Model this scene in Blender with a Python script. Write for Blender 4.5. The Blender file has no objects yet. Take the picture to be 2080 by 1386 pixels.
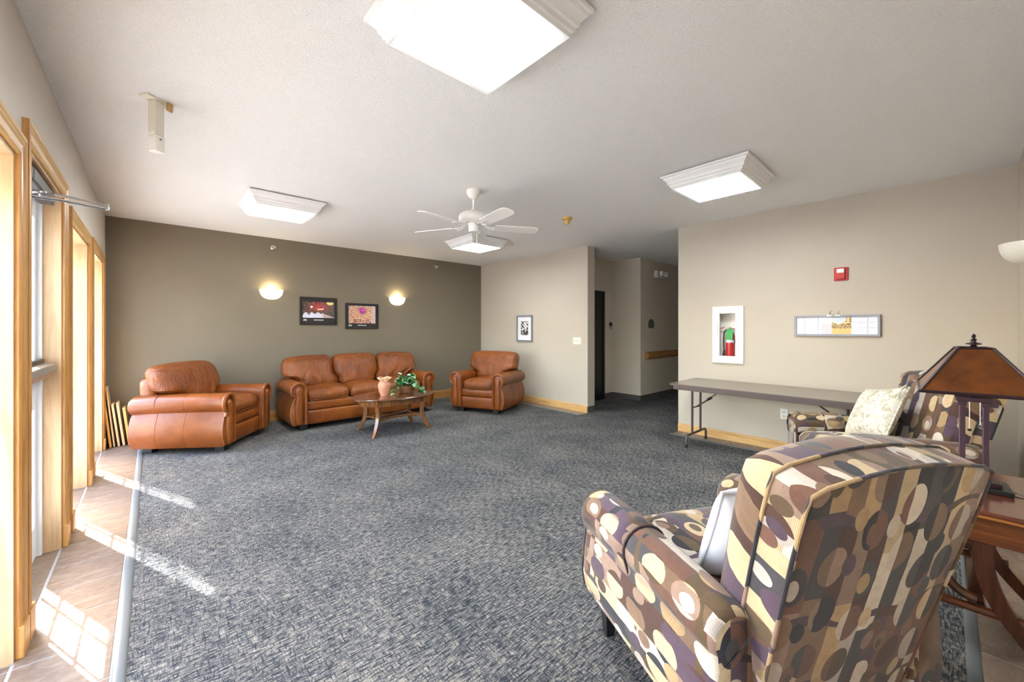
import bpy, math, random
from mathutils import Vector, Matrix
random.seed(7)
PI = math.pi
C = bpy.context.scene.collection
sc = bpy.context.scene

# ------------------------------------------------------------------ camera
cam = bpy.data.cameras.new('camera'); camo = bpy.data.objects.new('camera', cam); C.objects.link(camo)
camo.location = (0, 0, 1.38); camo.rotation_euler = (PI/2, 0, -math.radians(42.25))
cam.sensor_width = 36; cam.lens = 803/2080*36; cam.shift_y = -25/2080; cam.clip_start = 0.02
sc.camera = camo
# ------------------------------------------------------------------ world, sun, exposure
W = bpy.data.worlds.new('world'); sc.world = W; W.use_nodes = True
wn = W.node_tree; bg = wn.nodes['Background']
sky = wn.nodes.new('ShaderNodeTexSky'); sky.sky_type = 'NISHITA'; sky.sun_disc = False
sky.sun_elevation = math.radians(40); sky.sun_rotation = math.radians(-23); sky.air_density = 1.2; sky.dust_density = 2.5
wn.links.new(sky.outputs[0], bg.inputs[0]); bg.inputs[1].default_value = 2.1
sun = bpy.data.lights.new('sun', 'SUN'); sun.energy = 19; sun.angle = math.radians(0.6); sun.color = (1, .96, .9)
suno = bpy.data.objects.new('sun', sun); C.objects.link(suno); suno.location = (-6, 12, 9)
suno.rotation_euler = Vector((.295, -.707, -.643)).to_track_quat('-Z', 'Y').to_euler()
sc.view_settings.view_transform = 'Standard'; sc.view_settings.look = 'None'
sc.view_settings.gamma = 1; sc.view_settings.use_curve_mapping = False
sc.view_settings.exposure = 0.92
LENS = 27.0        # radiance of the ceiling light lenses
SCONCE = 2.0

# ------------------------------------------------------------------ node helpers
class X:
    """a value inside a node tree, with arithmetic"""
    def __init__(s, t, sock): s.t, s.s = t, sock
    def m(s, op, b=None, c=None):
        n = s.t.nodes.new('ShaderNodeMath'); n.operation = op
        for i, v in enumerate((s, b, c)):
            if v is None: continue
            if isinstance(v, X): s.t.links.new(v.s, n.inputs[i])
            else: n.inputs[i].default_value = v
        return X(s.t, n.outputs[0])
    def __add__(s, b): return s.m('ADD', b)
    def __sub__(s, b): return s.m('SUBTRACT', b)
    def __mul__(s, b): return s.m('MULTIPLY', b)
    def __truediv__(s, b): return s.m('DIVIDE', b)
    def floor(s): return s.m('FLOOR')
    def fract(s): return s.m('FRACT')
    def lt(s, b): return s.m('LESS_THAN', b)
    def gt(s, b): return s.m('GREATER_THAN', b)
    def sin(s): return s.m('SINE')
    def abs(s): return s.m('ABSOLUTE')
    def mn(s, b): return s.m('MINIMUM', b)
    def mx(s, b): return s.m('MAXIMUM', b)

def newmat(name):
    m = bpy.data.materials.new(name); m.use_nodes = True
    t = m.node_tree; return m, t, t.nodes['Principled BSDF']
def lin(c):
    return tuple(((v/255)/12.92 if v/255 <= .04045 else (((v/255)+.055)/1.055)**2.4) for v in c)
def setc(p, c): p.inputs['Base Color'].default_value = (*c, 1)
def noise(t, scale, detail=3, rough=.5, vec=None, stretch=None, coord='Object', dist=0):
    n = t.nodes.new('ShaderNodeTexNoise'); n.inputs['Scale'].default_value = scale
    n.inputs['Detail'].default_value = detail; n.inputs['Roughness'].default_value = rough
    n.inputs['Distortion'].default_value = dist
    mp = t.nodes.new('ShaderNodeMapping')
    if stretch: mp.inputs['Scale'].default_value = stretch
    if vec is None:
        tc = t.nodes.new('ShaderNodeTexCoord'); vec = tc.outputs[coord]
    t.links.new(vec, mp.inputs[0]); t.links.new(mp.outputs[0], n.inputs['Vector'])
    return n.outputs['Fac']
def ramp(t, fac, stops, const=False):
    r = t.nodes.new('ShaderNodeValToRGB'); cr = r.color_ramp
    if const: cr.interpolation = 'CONSTANT'
    while len(cr.elements) < len(stops): cr.elements.new(.5)
    for e, (p, c) in zip(cr.elements, stops): e.position = p; e.color = (*c, 1)
    t.links.new(fac, r.inputs[0]); return r.outputs[0]
def mix(t, a, b, fac, mode='MIX'):
    n = t.nodes.new('ShaderNodeMix'); n.data_type = 'RGBA'; n.blend_type = mode
    for i, v in ((0, fac), (6, a), (7, b)):
        if isinstance(v, (int, float)): n.inputs[i].default_value = v
        elif isinstance(v, tuple): n.inputs[i].default_value = (*v, 1)
        elif isinstance(v, X): t.links.new(v.s, n.inputs[i])
        else: t.links.new(v, n.inputs[i])
    return n.outputs[2]
def bump(t, p, h, strength=.3, dist=.01):
    b = t.nodes.new('ShaderNodeBump'); b.inputs['Strength'].default_value = strength; b.inputs['Distance'].default_value = dist
    t.links.new(h.s if isinstance(h, X) else h, b.inputs['Height']); t.links.new(b.outputs[0], p.inputs['Normal'])

def plain(name, c, rough=.5, metal=0, var=.06, bscale=0, bstr=.1, spec=.5, vscale=6):
    m, t, p = newmat(name); c = lin(c)
    f = noise(t, vscale, 3)
    col = ramp(t, f, [(.3, tuple(v*(1-var) for v in c)), (.7, tuple(min(1, v*(1+var)) for v in c))])
    t.links.new(col, p.inputs['Base Color'])
    p.inputs['Roughness'].default_value = rough; p.inputs['Metallic'].default_value = metal
    p.inputs['Specular IOR Level'].default_value = spec
    if bscale: bump(t, p, noise(t, bscale, 2), bstr, .003)
    return m
def wood(name, dark, light, rough=.4, axis=2, scale=1.0, coat=0, contrast=1):
    m, t, p = newmat(name); d, l = lin(dark), lin(light)
    st = [9, 9, 9]; st[axis] = .8
    f = noise(t, 4*scale, 6, .6, stretch=tuple(st), dist=.6)
    st2 = [70, 70, 70]; st2[axis] = 2
    g = noise(t, 3*scale, 3, .6, stretch=tuple(st2))
    c1 = ramp(t, f, [(.3, d), (.65, l)])
    c2 = ramp(t, g, [(.35, (.72, .68, .62)), (.6, (1, 1, 1))])
    t.links.new(mix(t, c1, c2, .35*contrast, 'MULTIPLY'), p.inputs['Base Color'])
    p.inputs['Roughness'].default_value = rough
    p.inputs['Coat Weight'].default_value = coat; p.inputs['Coat Roughness'].default_value = .15
    bump(t, p, g, .05, .002)
    return m
def emit(name, c, s):
    m, t, p = newmat(name); setc(p, (.8, .8, .8))
    p.inputs['Emission Color'].default_value = (*c, 1); p.inputs['Emission Strength'].default_value = s
    return m

# ------------------------------------------------------------------ materials
def wall_paint(name, c):
    m, t, p = newmat(name); c = lin(c)
    f = noise(t, 1.3, 3)
    t.links.new(ramp(t, f, [(.3, tuple(v*.97 for v in c)), (.7, tuple(v*1.03 for v in c))]), p.inputs['Base Color'])
    p.inputs['Roughness'].default_value = .75; p.inputs['Specular IOR Level'].default_value = .25
    bump(t, p, noise(t, 160, 3), .12, .002)
    return m
M = {}
M['wall_back'] = wall_paint('taupe_paint', (122, 114, 99))
M['wall_beige'] = wall_paint('beige_paint', (196, 187, 174))
M['wall_left'] = wall_paint('greige_paint', (214, 207, 198))
M['wall_hall'] = wall_paint('hall_paint', (218, 208, 192))
m, t, p = newmat('popcorn_ceiling'); M['ceiling'] = m
f = noise(t, 120, 4, .7)
t.links.new(ramp(t, f, [(.3, lin((238, 238, 237))), (.7, lin((252, 252, 251)))]), p.inputs['Base Color'])
p.inputs['Roughness'].default_value = .9; bump(t, p, f, .9, .006)
M['vinyl_base'] = plain('dark_vinyl_base', (88, 84, 82), .5)
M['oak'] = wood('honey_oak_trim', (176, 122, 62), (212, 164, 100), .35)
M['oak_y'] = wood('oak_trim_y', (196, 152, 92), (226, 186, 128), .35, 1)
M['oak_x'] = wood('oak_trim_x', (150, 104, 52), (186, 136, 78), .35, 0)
M['jamb'] = wood('pale_birch_panel', (184, 150, 110), (212, 182, 142), .42, 2, .6, contrast=.7)
M['white_metal'] = plain('white_door_metal', (232, 236, 242), .4, 0, .02)
M['white_plastic'] = plain('white_plastic', (238, 237, 232), .35, 0, .015)
M['ivory_plastic'] = plain('ivory_plastic', (226, 222, 208), .4, 0, .02)
M['white_paint'] = plain('white_moulding', (240, 240, 240), .45, 0, .015)
M['raw_wood_edge'] = plain('tan_backing_edge', (200, 160, 110), .7)
M['chrome'] = plain('chrome', (215, 215, 218), .12, 1, .02)
M['satin'] = plain('satin_aluminium', (190, 190, 192), .3, 1, .03)
M['black'] = plain('black_plastic', (26, 26, 28), .35)
M['blackdoor'] = plain('black_painted_door', (12, 12, 13), .3)
M['brownmetal'] = plain('brown_powdercoat', (84, 72, 72), .38, .3, .04)
M['feet'] = plain('black_wood_feet', (26, 27, 30), .4)
M['closer'] = plain('grey_closer_metal', (84, 82, 82), .45, .3)
M['red'] = plain('red_plastic', (196, 40, 40), .3, 0, .03)
M['redtank'] = plain('red_enamel', (190, 34, 40), .2)
M['green'] = plain('green_tag', (60, 176, 96), .6)
M['greyframe'] = plain('grey_metal_frame', (140, 144, 156), .4, .3)
M['blackframe'] = plain('black_frame', (32, 26, 24), .35)
M['paper'] = plain('white_paper', (236, 238, 244), .7, 0, .02)
M['blackpaper'] = plain('black_paper', (30, 27, 26), .5)
M['lens'] = emit('light_lens', (.965, 1, .985), LENS)
M['sconce'] = None
m, t, p = newmat('frosted_lit_glass'); M['sconce'] = m
setc(p, (.9, .85, .7)); p.inputs['Emission Color'].default_value = (1, .88, .58, 1); p.inputs['Emission Strength'].default_value = 1.35
M['unlit_sconce'] = plain('frosted_alabaster_glass', (236, 234, 222), .3, 0, .03)
M['yellow'] = plain('aged_yellow_plastic', (214, 176, 92), .4)
M['leather'] = None
def leather(k=.7, d=.03, nm='caramel_leather'):
    m, t, p = newmat(nm)
    f = noise(t, 3.5, 4, .6); g = noise(t, 9, 5, .65, dist=1.4, stretch=(1, 1, .45))
    c = ramp(t, f, [(.25, lin((98, 48, 14))), (.6, lin((134, 72, 26))), (.85, lin((150, 86, 34)))])
    t.links.new(c, p.inputs['Base Color'])
    p.inputs['Roughness'].default_value = .36; p.inputs['Specular IOR Level'].default_value = .42
    p.inputs['Coat Weight'].default_value = .06; p.inputs['Coat Roughness'].default_value = .3
    n2 = noise(t, 350, 2)
    h = X(t, g)*1.0 + X(t, n2)*.04
    bump(t, p, h, k, d)
    return m
M['leather'] = leather(.35, .008)
M['leather_soft'] = leather(.8, .04, 'creased_caramel_leather')
M['seam'] = plain('leather_piping', (120, 70, 40), .4)
M['seam_light'] = plain('leather_seam', (150, 92, 54), .4)
M['coffee'] = wood('coffee_table_wood', (84, 48, 24), (150, 98, 50), .25, 2, 1.2, .5)
M['coffee_top'] = wood('coffee_table_top', (70, 38, 22), (112, 66, 40), .12, 0, 1.2, .7)
M['endwood'] = wood('dark_cherry', (58, 30, 20), (96, 54, 34), .2, 2, 1.0, .5)
M['endtop'] = wood('dark_cherry_top', (72, 36, 26), (112, 62, 44), .18, 1, 1.0, .5)
M['endapron'] = wood('cherry_apron', (70, 34, 18), (124, 68, 32), .25, 1, 1.0, .4)
M['endedge'] = wood('worn_table_edge', (130, 76, 28), (190, 122, 56), .25, 1, 1.0, .4)
M['terracotta'] = plain('terracotta', (204, 146, 118), .7, 0, .08, 40, .2)
M['terrarim'] = plain('terracotta_rim', (222, 178, 146), .7)
M['basket'] = plain('brown_wicker', (120, 82, 50), .7, 0, .2, 90, .8, vscale=40)
M['leafA'] = plain('ivy_green', (66, 150, 62), .4, 0, .25, vscale=30)
M['leafB'] = plain('ivy_pale', (150, 190, 158), .45, 0, .2, vscale=30)
M['leafC'] = plain('ivy_dark', (38, 104, 54), .4, 0, .25, vscale=30)
M['stem'] = plain('ivy_stem', (84, 100, 50), .6)
M['lamp_purple'] = plain('plum_bronze_metal', (78, 58, 72), .35, .4)
M['lamp_dark'] = plain('dark_bronze_metal', (52, 38, 44), .35, .5)
m, t, p = newmat('amber_mica_shade'); M['mica'] = m
f = noise(t, 9, 5, .65)
t.links.new(ramp(t, f, [(.3, lin((72, 36, 10))), (.7, lin((112, 60, 16)))]), p.inputs['Base Color']); p.inputs['Roughness'].default_value = .3
p.inputs['Emission Color'].default_value = (0, 0, 0, 1)
M['table_laminate'] = plain('walnut_laminate', (124, 112, 102), .22, 0, .08, vscale=20)
M['grout'] = plain('pale_grout', (176, 176, 178), .8)
M['strip'] = plain('grey_rubber_edge', (100, 106, 109), .45, 0, .03)
M['ground'] = plain('outdoor_concrete', (152, 151, 147), .9)
M['damask'] = None
def tile_mat():
    m, t, p = newmat('stone_look_tile')
    oi = t.nodes.new('ShaderNodeObjectInfo')
    f = noise(t, 3.5, 6, .65, stretch=(2.2, 4.5, 1), dist=1.2)
    g = noise(t, 34, 4, .6, stretch=(1, 3, 1))
    a = ramp(t, f, [(.3, lin((118, 100, 88))), (.5, lin((140, 122, 108))), (.72, lin((168, 152, 138)))])
    b = ramp(t, g, [(.35, (.82, .8, .78)), (.65, (1.05, 1.05, 1.05))])
    c = mix(t, a, b, .6, 'MULTIPLY')
    v = X(t, oi.outputs['Random'])*.14 + .9
    cmb = t.nodes.new('ShaderNodeCombineColor')
    for i in range(3): t.links.new(v.s, cmb.inputs[i])
    t.links.new(mix(t, c, cmb.outputs[0], 1.0, 'MULTIPLY'), p.inputs['Base Color'])
    p.inputs['Roughness'].default_value = .38
    bump(t, p, g, .1, .002)
    return m
M['tile'] = tile_mat()
def carpet_mat():
    m, t, p = newmat('blue_grey_loop_carpet')
    a = noise(t, 1, 3, .65, stretch=(20, 110, 1))      # strokes along x
    b = noise(t, 1, 3, .65, stretch=(120, 22, 1))      # strokes along y
    big = noise(t, 2.2, 3, .6)
    d = noise(t, 260, 2, .6)
    A, B_, G, D = X(t, a), X(t, b), X(t, big), X(t, d)
    tot = A.mn(B_+.045)*1.0 + (G-.5)*.16 + (D-.5)*.42
    col = ramp(t, tot.s, [(.34, lin((35, 40, 48))), (.42, lin((57, 62, 68))), (.51, lin((98, 99, 99))), (.60, lin((150, 144, 134)))])
    t.links.new(col, p.inputs['Base Color']); p.inputs['Roughness'].default_value = .95
    p.inputs['Specular IOR Level'].default_value = .15
    bump(t, p, tot, .8, .008)
    return m
M['carpet'] = carpet_mat()
def fabric():
    m, t, p = newmat('retro_oval_chenille')
    uvn = t.nodes.new('ShaderNodeUVMap'); uvn.uv_map = 'UVMap'
    sp = t.nodes.new('ShaderNodeSeparateXYZ'); t.links.new(uvn.outputs[0], sp.inputs[0])
    wob = X(t, noise(t, 9, 2, .5, vec=uvn.outputs[0]))-.5
    u = X(t, sp.outputs[0]) + wob*.012; v = X(t, sp.outputs[1]) + wob*.012
    def h(*a):
        w = t.nodes.new('ShaderNodeTexWhiteNoise'); w.noise_dimensions = '3D'
        c = t.nodes.new('ShaderNodeCombineXYZ')
        for i, x in enumerate(a):
            if isinstance(x, X): t.links.new(x.s, c.inputs[i])
            else: c.inputs[i].default_value = x
        t.links.new(c.outputs[0], w.inputs['Vector']); return X(t, w.outputs['Value'])
    sw = .058
    ci = (u/sw).floor()
    seg = (v/.26 + h(ci, 3.3, 0)*5).floor()
    idv = h(ci, seg, 1.7)
    def ovals(a, b, rx, ry, seed, idv, keep, ox, oy, split=True):
        su = u/a + ox; cu = su.floor(); sv = v/b + h(cu, seed, .5)*3 + oy; cv = sv.floor()
        k1 = h(cu, cv, seed+1); k2 = h(cu, cv, seed+2); k3 = h(cu, cv, seed+3)
        fu = su.fract()-.5 + (k1-.5)*.18; fv = sv.fract()-.5 + (k2-.5)*.12
        fu = fu + fv*(k3-.5)*.35
        e = (fu/rx)*(fu/rx) + (fv/ry)*(fv/ry)
        ins = e.lt(1)*h(cu, cv, seed+4).lt(keep)
        ci2 = ci if split else cu
        nid = h(ci2 + cu*7.0, cv, seed+5)
        out = idv*(ins*-1.0+1.0) + nid*ins
        # smaller oval inside
        gu = fu + (k2-.5)*.1; gv = fv*1.0 + .07
        e2 = (gu/(rx*.5))*(gu/(rx*.5)) + (gv/(ry*.55))*(gv/(ry*.55))
        in2 = e2.lt(1)*ins*h(cu, cv, seed+6).lt(.2)
        nid2 = h(cu, cv, seed+7)
        return out*(in2*-1.0+1.0) + nid2*in2
    # wavy horizontal bands
    vb = v/.31 + (u*26.0).sin()*.035 + (u*9.0).sin()*.05
    bd = (vb.fract()-.5).abs()
    bin_ = bd.lt((u*17.0).sin()*.018+.042)
    bid = h(vb.floor(), (u/.17).floor(), 9.1)*.32
    idv = idv*(bin_*-1.0+1.0) + bid*bin_
    idv = ovals(.112, .150, .37, .40, 11.0, idv, .86, 0, 0)
    idv = ovals(.112, .150, .20, .23, 31.0, idv, .5, .5, .5, False)
    pal = [(46, 46, 54), (84, 58, 50), (98, 80, 58), (88, 70, 86), (132, 106, 84), (156, 130, 114), (190, 160, 118), (208, 184, 148), (222, 210, 194), (118, 84, 70), (74, 72, 76), (200, 190, 180)]
    n = len(pal)
    col = ramp(t, idv.s, [(i/n, lin(c)) for i, c in enumerate(pal)], True)
    rib = ((v*1400.0).sin()*.5+.5)
    ribm = ((idv*float(n*3)).fract()).gt(.62)
    rv = (rib*ribm)*-.28 + 1.0
    nz = X(t, noise(t, 420, 2, .6, vec=uvn.outputs[0]))*.5 + .62
    nz2 = X(t, noise(t, 26, 4, .7, vec=uvn.outputs[0]))*.6 + .66
    k = rv*nz*nz2
    cc = t.nodes.new('ShaderNodeCombineColor')
    for i in range(3): t.links.new(k.s, cc.inputs[i])
    t.links.new(mix(t, col, cc.outputs[0], 1.0, 'MULTIPLY'), p.inputs['Base Color'])
    p.inputs['Roughness'].default_value = .8; p.inputs['Specular IOR Level'].default_value = .2
    p.inputs['Sheen Weight'].default_value = .25
    bump(t, p, k, .35, .003)
    return m
M['fabric'] = fabric()
M['fabric_piping'] = plain('taupe_piping', (148, 128, 112), .8, 0, .5, vscale=22)
m, t, p = newmat('ivory_damask'); M['damask'] = m
f = noise(t, 22, 3, .55, dist=1.2)
t.links.new(ramp(t, f, [(.5, lin((206, 203, 192))), (.6, lin((172, 164, 138)))]), p.inputs['Base Color']); p.inputs['Roughness'].default_value = .6
bump(t, p, f, .2, .003)
M['white_cotton'] = plain('white_cotton', (206, 209, 216), .8, 0, .02)
M['boardA'] = wood('pale_board', (206, 178, 130), (232, 208, 164), .5)
M['boardB'] = wood('yellow_board', (196, 156, 84), (226, 190, 112), .5)
m, t, p = newmat('window_glass'); M['glass'] = m
tr = t.nodes.new('ShaderNodeBsdfTransparent'); gl = t.nodes.new('ShaderNodeBsdfGlossy'); gl.inputs['Roughness'].default_value = .02
fr = t.nodes.new('ShaderNodeLayerWeight'); fr.inputs[0].default_value = .5; mx = t.nodes.new('ShaderNodeMixShader')
fx5 = X(t, fr.outputs['Facing']).m('POWER', 5.0)*.9 + .03
t.links.new(fx5.s, mx.inputs[0]); t.links.new(tr.outputs[0], mx.inputs[1]); t.links.new(gl.outputs[0], mx.inputs[2])
t.links.new(mx.outputs[0], t.nodes['Material Output'].inputs[0])
m, t, p = newmat('printed_paper'); M['print'] = m
at = t.nodes.new('ShaderNodeAttribute'); at.attribute_name = 'Col'; t.links.new(at.outputs['Color'], p.inputs['Base Color']); p.inputs['Roughness'].default_value = .35

# ------------------------------------------------------------------ mesh builder
class B:
    def __init__(s): s.v = []; s.f = []; s.uv = []
    def face(s, idx, uv=None):
        s.f.append(idx)
        if uv is None:
            p = [Vector(s.v[i]) for i in idx]
            n = Vector((0, 0, 0))
            for i in range(len(p)):
                n += p[i].cross(p[(i+1) % len(p)])
            a = [abs(c) for c in n]
            if a[2] >= a[0] and a[2] >= a[1]: uv = [(q.x, q.y) for q in p]
            elif a[0] >= a[1]: uv = [(q.y, q.z) for q in p]
            else: uv = [(q.x, q.z) for q in p]
        s.uv.append(uv)
    def box(s, x0, x1, y0, y1, z0, z1):
        if x0 > x1: x0, x1 = x1, x0
        if y0 > y1: y0, y1 = y1, y0
        if z0 > z1: z0, z1 = z1, z0
        k = len(s.v)
        s.v += [(x, y, z) for z in (z0, z1) for y in (y0, y1) for x in (x0, x1)]
        for q in ((0, 2, 3, 1), (4, 5, 7, 6), (0, 1, 5, 4), (1, 3, 7, 5), (3, 2, 6, 7), (2, 0, 4, 6)):
            s.face([k+i for i in q])
        return s
    def grid(s, rings, closed=True, caps=(False, False), uoff=0, voff=0):
        k = len(s.v); n = len(rings[0]); 
        for r in rings: s.v += [tuple(q) for q in r]
        vl = [voff]
        for a, b in zip(rings, rings[1:]):
            vl.append(vl[-1] + sum((Vector(a[i])-Vector(b[i])).length for i in range(n))/n)
        mid = rings[len(rings)//2]; ul = [uoff]
        for i in range(n): ul.append(ul[-1] + (Vector(mid[i])-Vector(mid[(i+1) % n])).length)
        for j in range(len(rings)-1):
            for i in range(n if closed else n-1):
                a = k+j*n+i; b = k+j*n+(i+1) % n
                s.face([a, b, b+n, a+n], [(ul[i], vl[j]), (ul[i+1], vl[j]), (ul[i+1], vl[j+1]), (ul[i], vl[j+1])])
        if caps[0]: s.face(list(range(k+n-1, k-1, -1)))
        if caps[1]: s.face([k+(len(rings)-1)*n+i for i in range(n)])
        return s
    def tube(s, path, r, n=8, closed=False, flat=1):
        P = [Vector(q) for q in path]; rings = []
        up = None
        for i, q in enumerate(P):
            if closed: d = P[(i+1) % len(P)]-P[i-1]
            else: d = P[min(i+1, len(P)-1)]-P[max(i-1, 0)]
            d.normalize()
            if up is None:
                up = Vector((0, 0, 1)) if abs(d.z) < .9 else Vector((1, 0, 0))
            a = d.cross(up)
            if a.length < 1e-5: a = d.cross(Vector((.3, .8, .1)))
            a.normalize(); b = a.cross(d).normalized(); up = b
            rr = r[i] if isinstance(r, (list, tuple)) else r
            rings.append([q + a*(rr*math.cos(2*PI*k/n)) + b*(rr*flat*math.sin(2*PI*k/n)) for k in range(n)])
        if closed: rings.append(rings[0])
        return s.grid(rings, True, (not closed, not closed))
    def lathe(s, prof, n=24, c=(0, 0, 0), sx=1, sy=1, a0=0, a1=2*PI):
        full = abs(a1-a0-2*PI) < 1e-6
        N = n if full else n+1
        rings = [[(c[0]+r*sx*math.cos(a0+(a1-a0)*i/n), c[1]+r*sy*math.sin(a0+(a1-a0)*i/n), c[2]+z) for i in range(N)] for r, z in prof]
        return s.grid(rings, full, (prof[0][0] > 1e-4 and full, prof[-1][0] > 1e-4 and full))
    def prism(s, pts, a, b, axis='z'):
        def P(q, w):
            return {'z': (q[0], q[1], w), 'y': (q[0], w, q[1]), 'x': (w, q[0], q[1])}[axis]
        return s.grid([[P(q, a) for q in pts], [P(q, b) for q in pts]], True, (True, True))
    def soft(s, hx, hy, hz, r, c=(0, 0, 0), bulge=(0, 0, 0), n=10, fn=None):
        """rounded box with puffed faces; fn warps a local point"""
        k0 = len(s.v); cache = {}
        def tr(p):
            q = Vector((p[0]*hx, p[1]*hy, p[2]*hz))
            inn = Vector((max(-hx+r, min(hx-r, q.x)), max(-hy+r, min(hy-r, q.y)), max(-hz+r, min(hz-r, q.z))))
            d = q-inn
            if d.length > 1e-9: q = inn + d.normalized()*r
            x, y, z = p
            q.x += bulge[0]*x*abs(x)*(1-y*y)*(1-z*z)
            q.y += bulge[1]*y*abs(y)*(1-x*x)*(1-z*z)
            q.z += bulge[2]*z*abs(z)*(1-x**4)*(1-y**4)
            if fn: q = Vector(fn(q))
            return tuple(q + Vector(c))
        ts = [math.sin((i/n-.5)*PI)*.55 + (i/n*2-1)*.45 for i in range(n+1)]
        def vid(p):
            key = tuple(round(x, 6) for x in p)
            if key not in cache: cache[key] = len(s.v); s.v.append(tr(p))
            return cache[key]
        hh = (hx, hy, hz)
        for ax in range(3):
            a1, a2 = (ax+1) % 3, (ax+2) % 3
            for sg in (-1, 1):
                for i in range(n):
                    for j in range(n):
                        q = []; uv = []
                        for (di, dj) in ((0, 0), (1, 0), (1, 1), (0, 1)):
                            p = [0, 0, 0]; p[ax] = sg; p[a1] = ts[i+di]; p[a2] = ts[j+dj]
                            q.append(vid(p))
                            w = (p[0]*hx, p[1]*hy, p[2]*hz)
                            uv.append(((w[1], w[2]+sg*hx) if ax == 0 else (w[0], w[2]+.31*sg) if ax == 1 else (w[0], w[1]+sg*hz)))
                        if sg < 0: q.reverse(); uv.reverse()
                        s.face(q, uv)
        return s
    def xf(s, mat, k0=0):
        for i in range(k0, len(s.v)): s.v[i] = tuple(mat @ Vector(s.v[i]))
        return s
    def build(s, name, mat, parent=None, smooth=True, bevel=0, angle=40, uvscale=1, sub=0):
        me = bpy.data.meshes.new(name); me.from_pydata(s.v, [], s.f)
        ul = me.uv_layers.new(name='UVMap'); i = 0
        for q in s.uv:
            for a in q:
                ul.data[i].uv = a; i += 1
        me.validate()
        if smooth:
            me.polygons.foreach_set('use_smooth', [True]*len(me.polygons))
            me.set_sharp_from_angle(angle=math.radians(angle))
        me.materials.append(M[mat] if isinstance(mat, str) else mat)
        o = bpy.data.objects.new(name, me); C.objects.link(o)
        if parent: o.parent = parent
        if bevel:
            b = o.modifiers.new('bevel', 'BEVEL'); b.width = bevel; b.segments = 2; b.limit_method = 'ANGLE'; b.angle_limit = math.radians(35)
            b.harden_normals = False
        if sub:
            b = o.modifiers.new('sub', 'SUBSURF'); b.levels = sub; b.render_levels = sub
        return o

def tag(o, label, cat, group=None):
    o['label'] = label; o['category'] = cat
    if group: o['group'] = group
    return o
def thing(name, label, cat, loc=(0, 0, 0), rz=0, group=None):
    o = bpy.data.objects.new(name, None); o.empty_display_size = .1; C.objects.link(o)
    o.location = loc; o.rotation_euler = (0, 0, rz)
    return tag(o, label, cat, group)
def struct(o): o['kind'] = 'structure'; return o
def bxs(*boxes):
    b = B()
    for q in boxes: b.box(*q)
    return b
def copy_thing(root, loc, rz, label):
    r = root.copy(); C.objects.link(r); r.location = loc; r.rotation_euler = (0, 0, rz); r['label'] = label
    for ch in list(root.children):
        c = ch.copy(); C.objects.link(c); c.parent = r
        for g in list(ch.children):
            d = g.copy(); C.objects.link(d); d.parent = c
    return r

# ================================================================== ROOM
H = 2.74; XL = -.425; YB = 6.8; XR = 5.27; YN = -.39
XO = -.74       # outer face of left wall
YC, YA = 3.96, 2.45
OPEN = [(.66, 1.22, 2.11), (1.62, 2.60, 2.11), (2.81, 3.75, 2.22), (4.06, 5.06, 2.12), (5.40, 6.42, 2.14)]  # first entry: window added out of view to light the near recliner's side
b = B(); ys = [YN-.15] + [q for o in OPEN for q in o[:2]] + [YB+.15]
XM = -.62       # the outer skin is cut wider round the door
for i in range(0, len(ys), 2): b.box(XM, XL, ys[i], ys[i+1], -.05, H)
for y0, y1, h in OPEN: b.box(XM, XL, y0, y1, h, H)
ys2 = [YN-.15, .66, 1.22, 1.62, 2.60, 2.70, 3.98, 3.981+.079, 5.06, 5.40, 6.42, YB+.15]
for i in range(0, len(ys2), 2): b.box(XO, XM, ys2[i], ys2[i+1], -.05, H)
for a, c_, h in ((.66, 1.22, 2.11), (1.62, 2.6, 2.11), (2.70, 3.98, 2.32), (4.06, 5.06, 2.12), (5.4, 6.42, 2.14)): b.box(XO, XM, a, c_, h, H)
wl = struct(b.build('wall_left', 'wall_left', smooth=False))
wb = struct(bxs((XL, XR+.19, YB, YB+.15, -.05, H)).build('wall_back', 'wall_back', smooth=False))
wr = struct(bxs((XL, 13, YN-.15, YN, -.05, H)).build('wall_near', 'wall_beige', smooth=False))
struct(bxs((XR, XR+.19, YC, YB, -.05, H)).build('wall_right_back', 'wall_beige', smooth=False))
struct(bxs((XR, 12, YA-.12, YA, -.05, H), (XR, XR+.15, YN, 1.689, -.05, H), (XR, XR+.15, 1.955, YA-.12, -.05, H), (XR, XR+.15, 1.689, 1.955, -.05, 1.0), (XR, XR+.15, 1.689, 1.955, 1.612, H)).build('wall_right', 'wall_beige', smooth=False))
struct(bxs((XR+.19, 7.0, 4.55, 4.7, -.05, H), (6.88, 12, 3.93, 4.55, -.05, H)).build('wall_hall', 'wall_hall', smooth=False))
struct(bxs((12, 12.15, YA, 3.93, -.05, H)).build('wall_hall_end', 'wall_hall', smooth=False))
struct(bxs((XO, 13, YN-.15, YB+.15, H, H+.2)).build('ceiling', 'ceiling', smooth=False))
fl = struct(bxs((XO, 13, YN-.15, YB+.15, -.12, -.0022)).build('floor', 'grout', smooth=False))
struct(bxs((-30, XO-.001, -20, 30, -.2, -.07)).build('outdoor_ground', 'ground', smooth=False))

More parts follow.
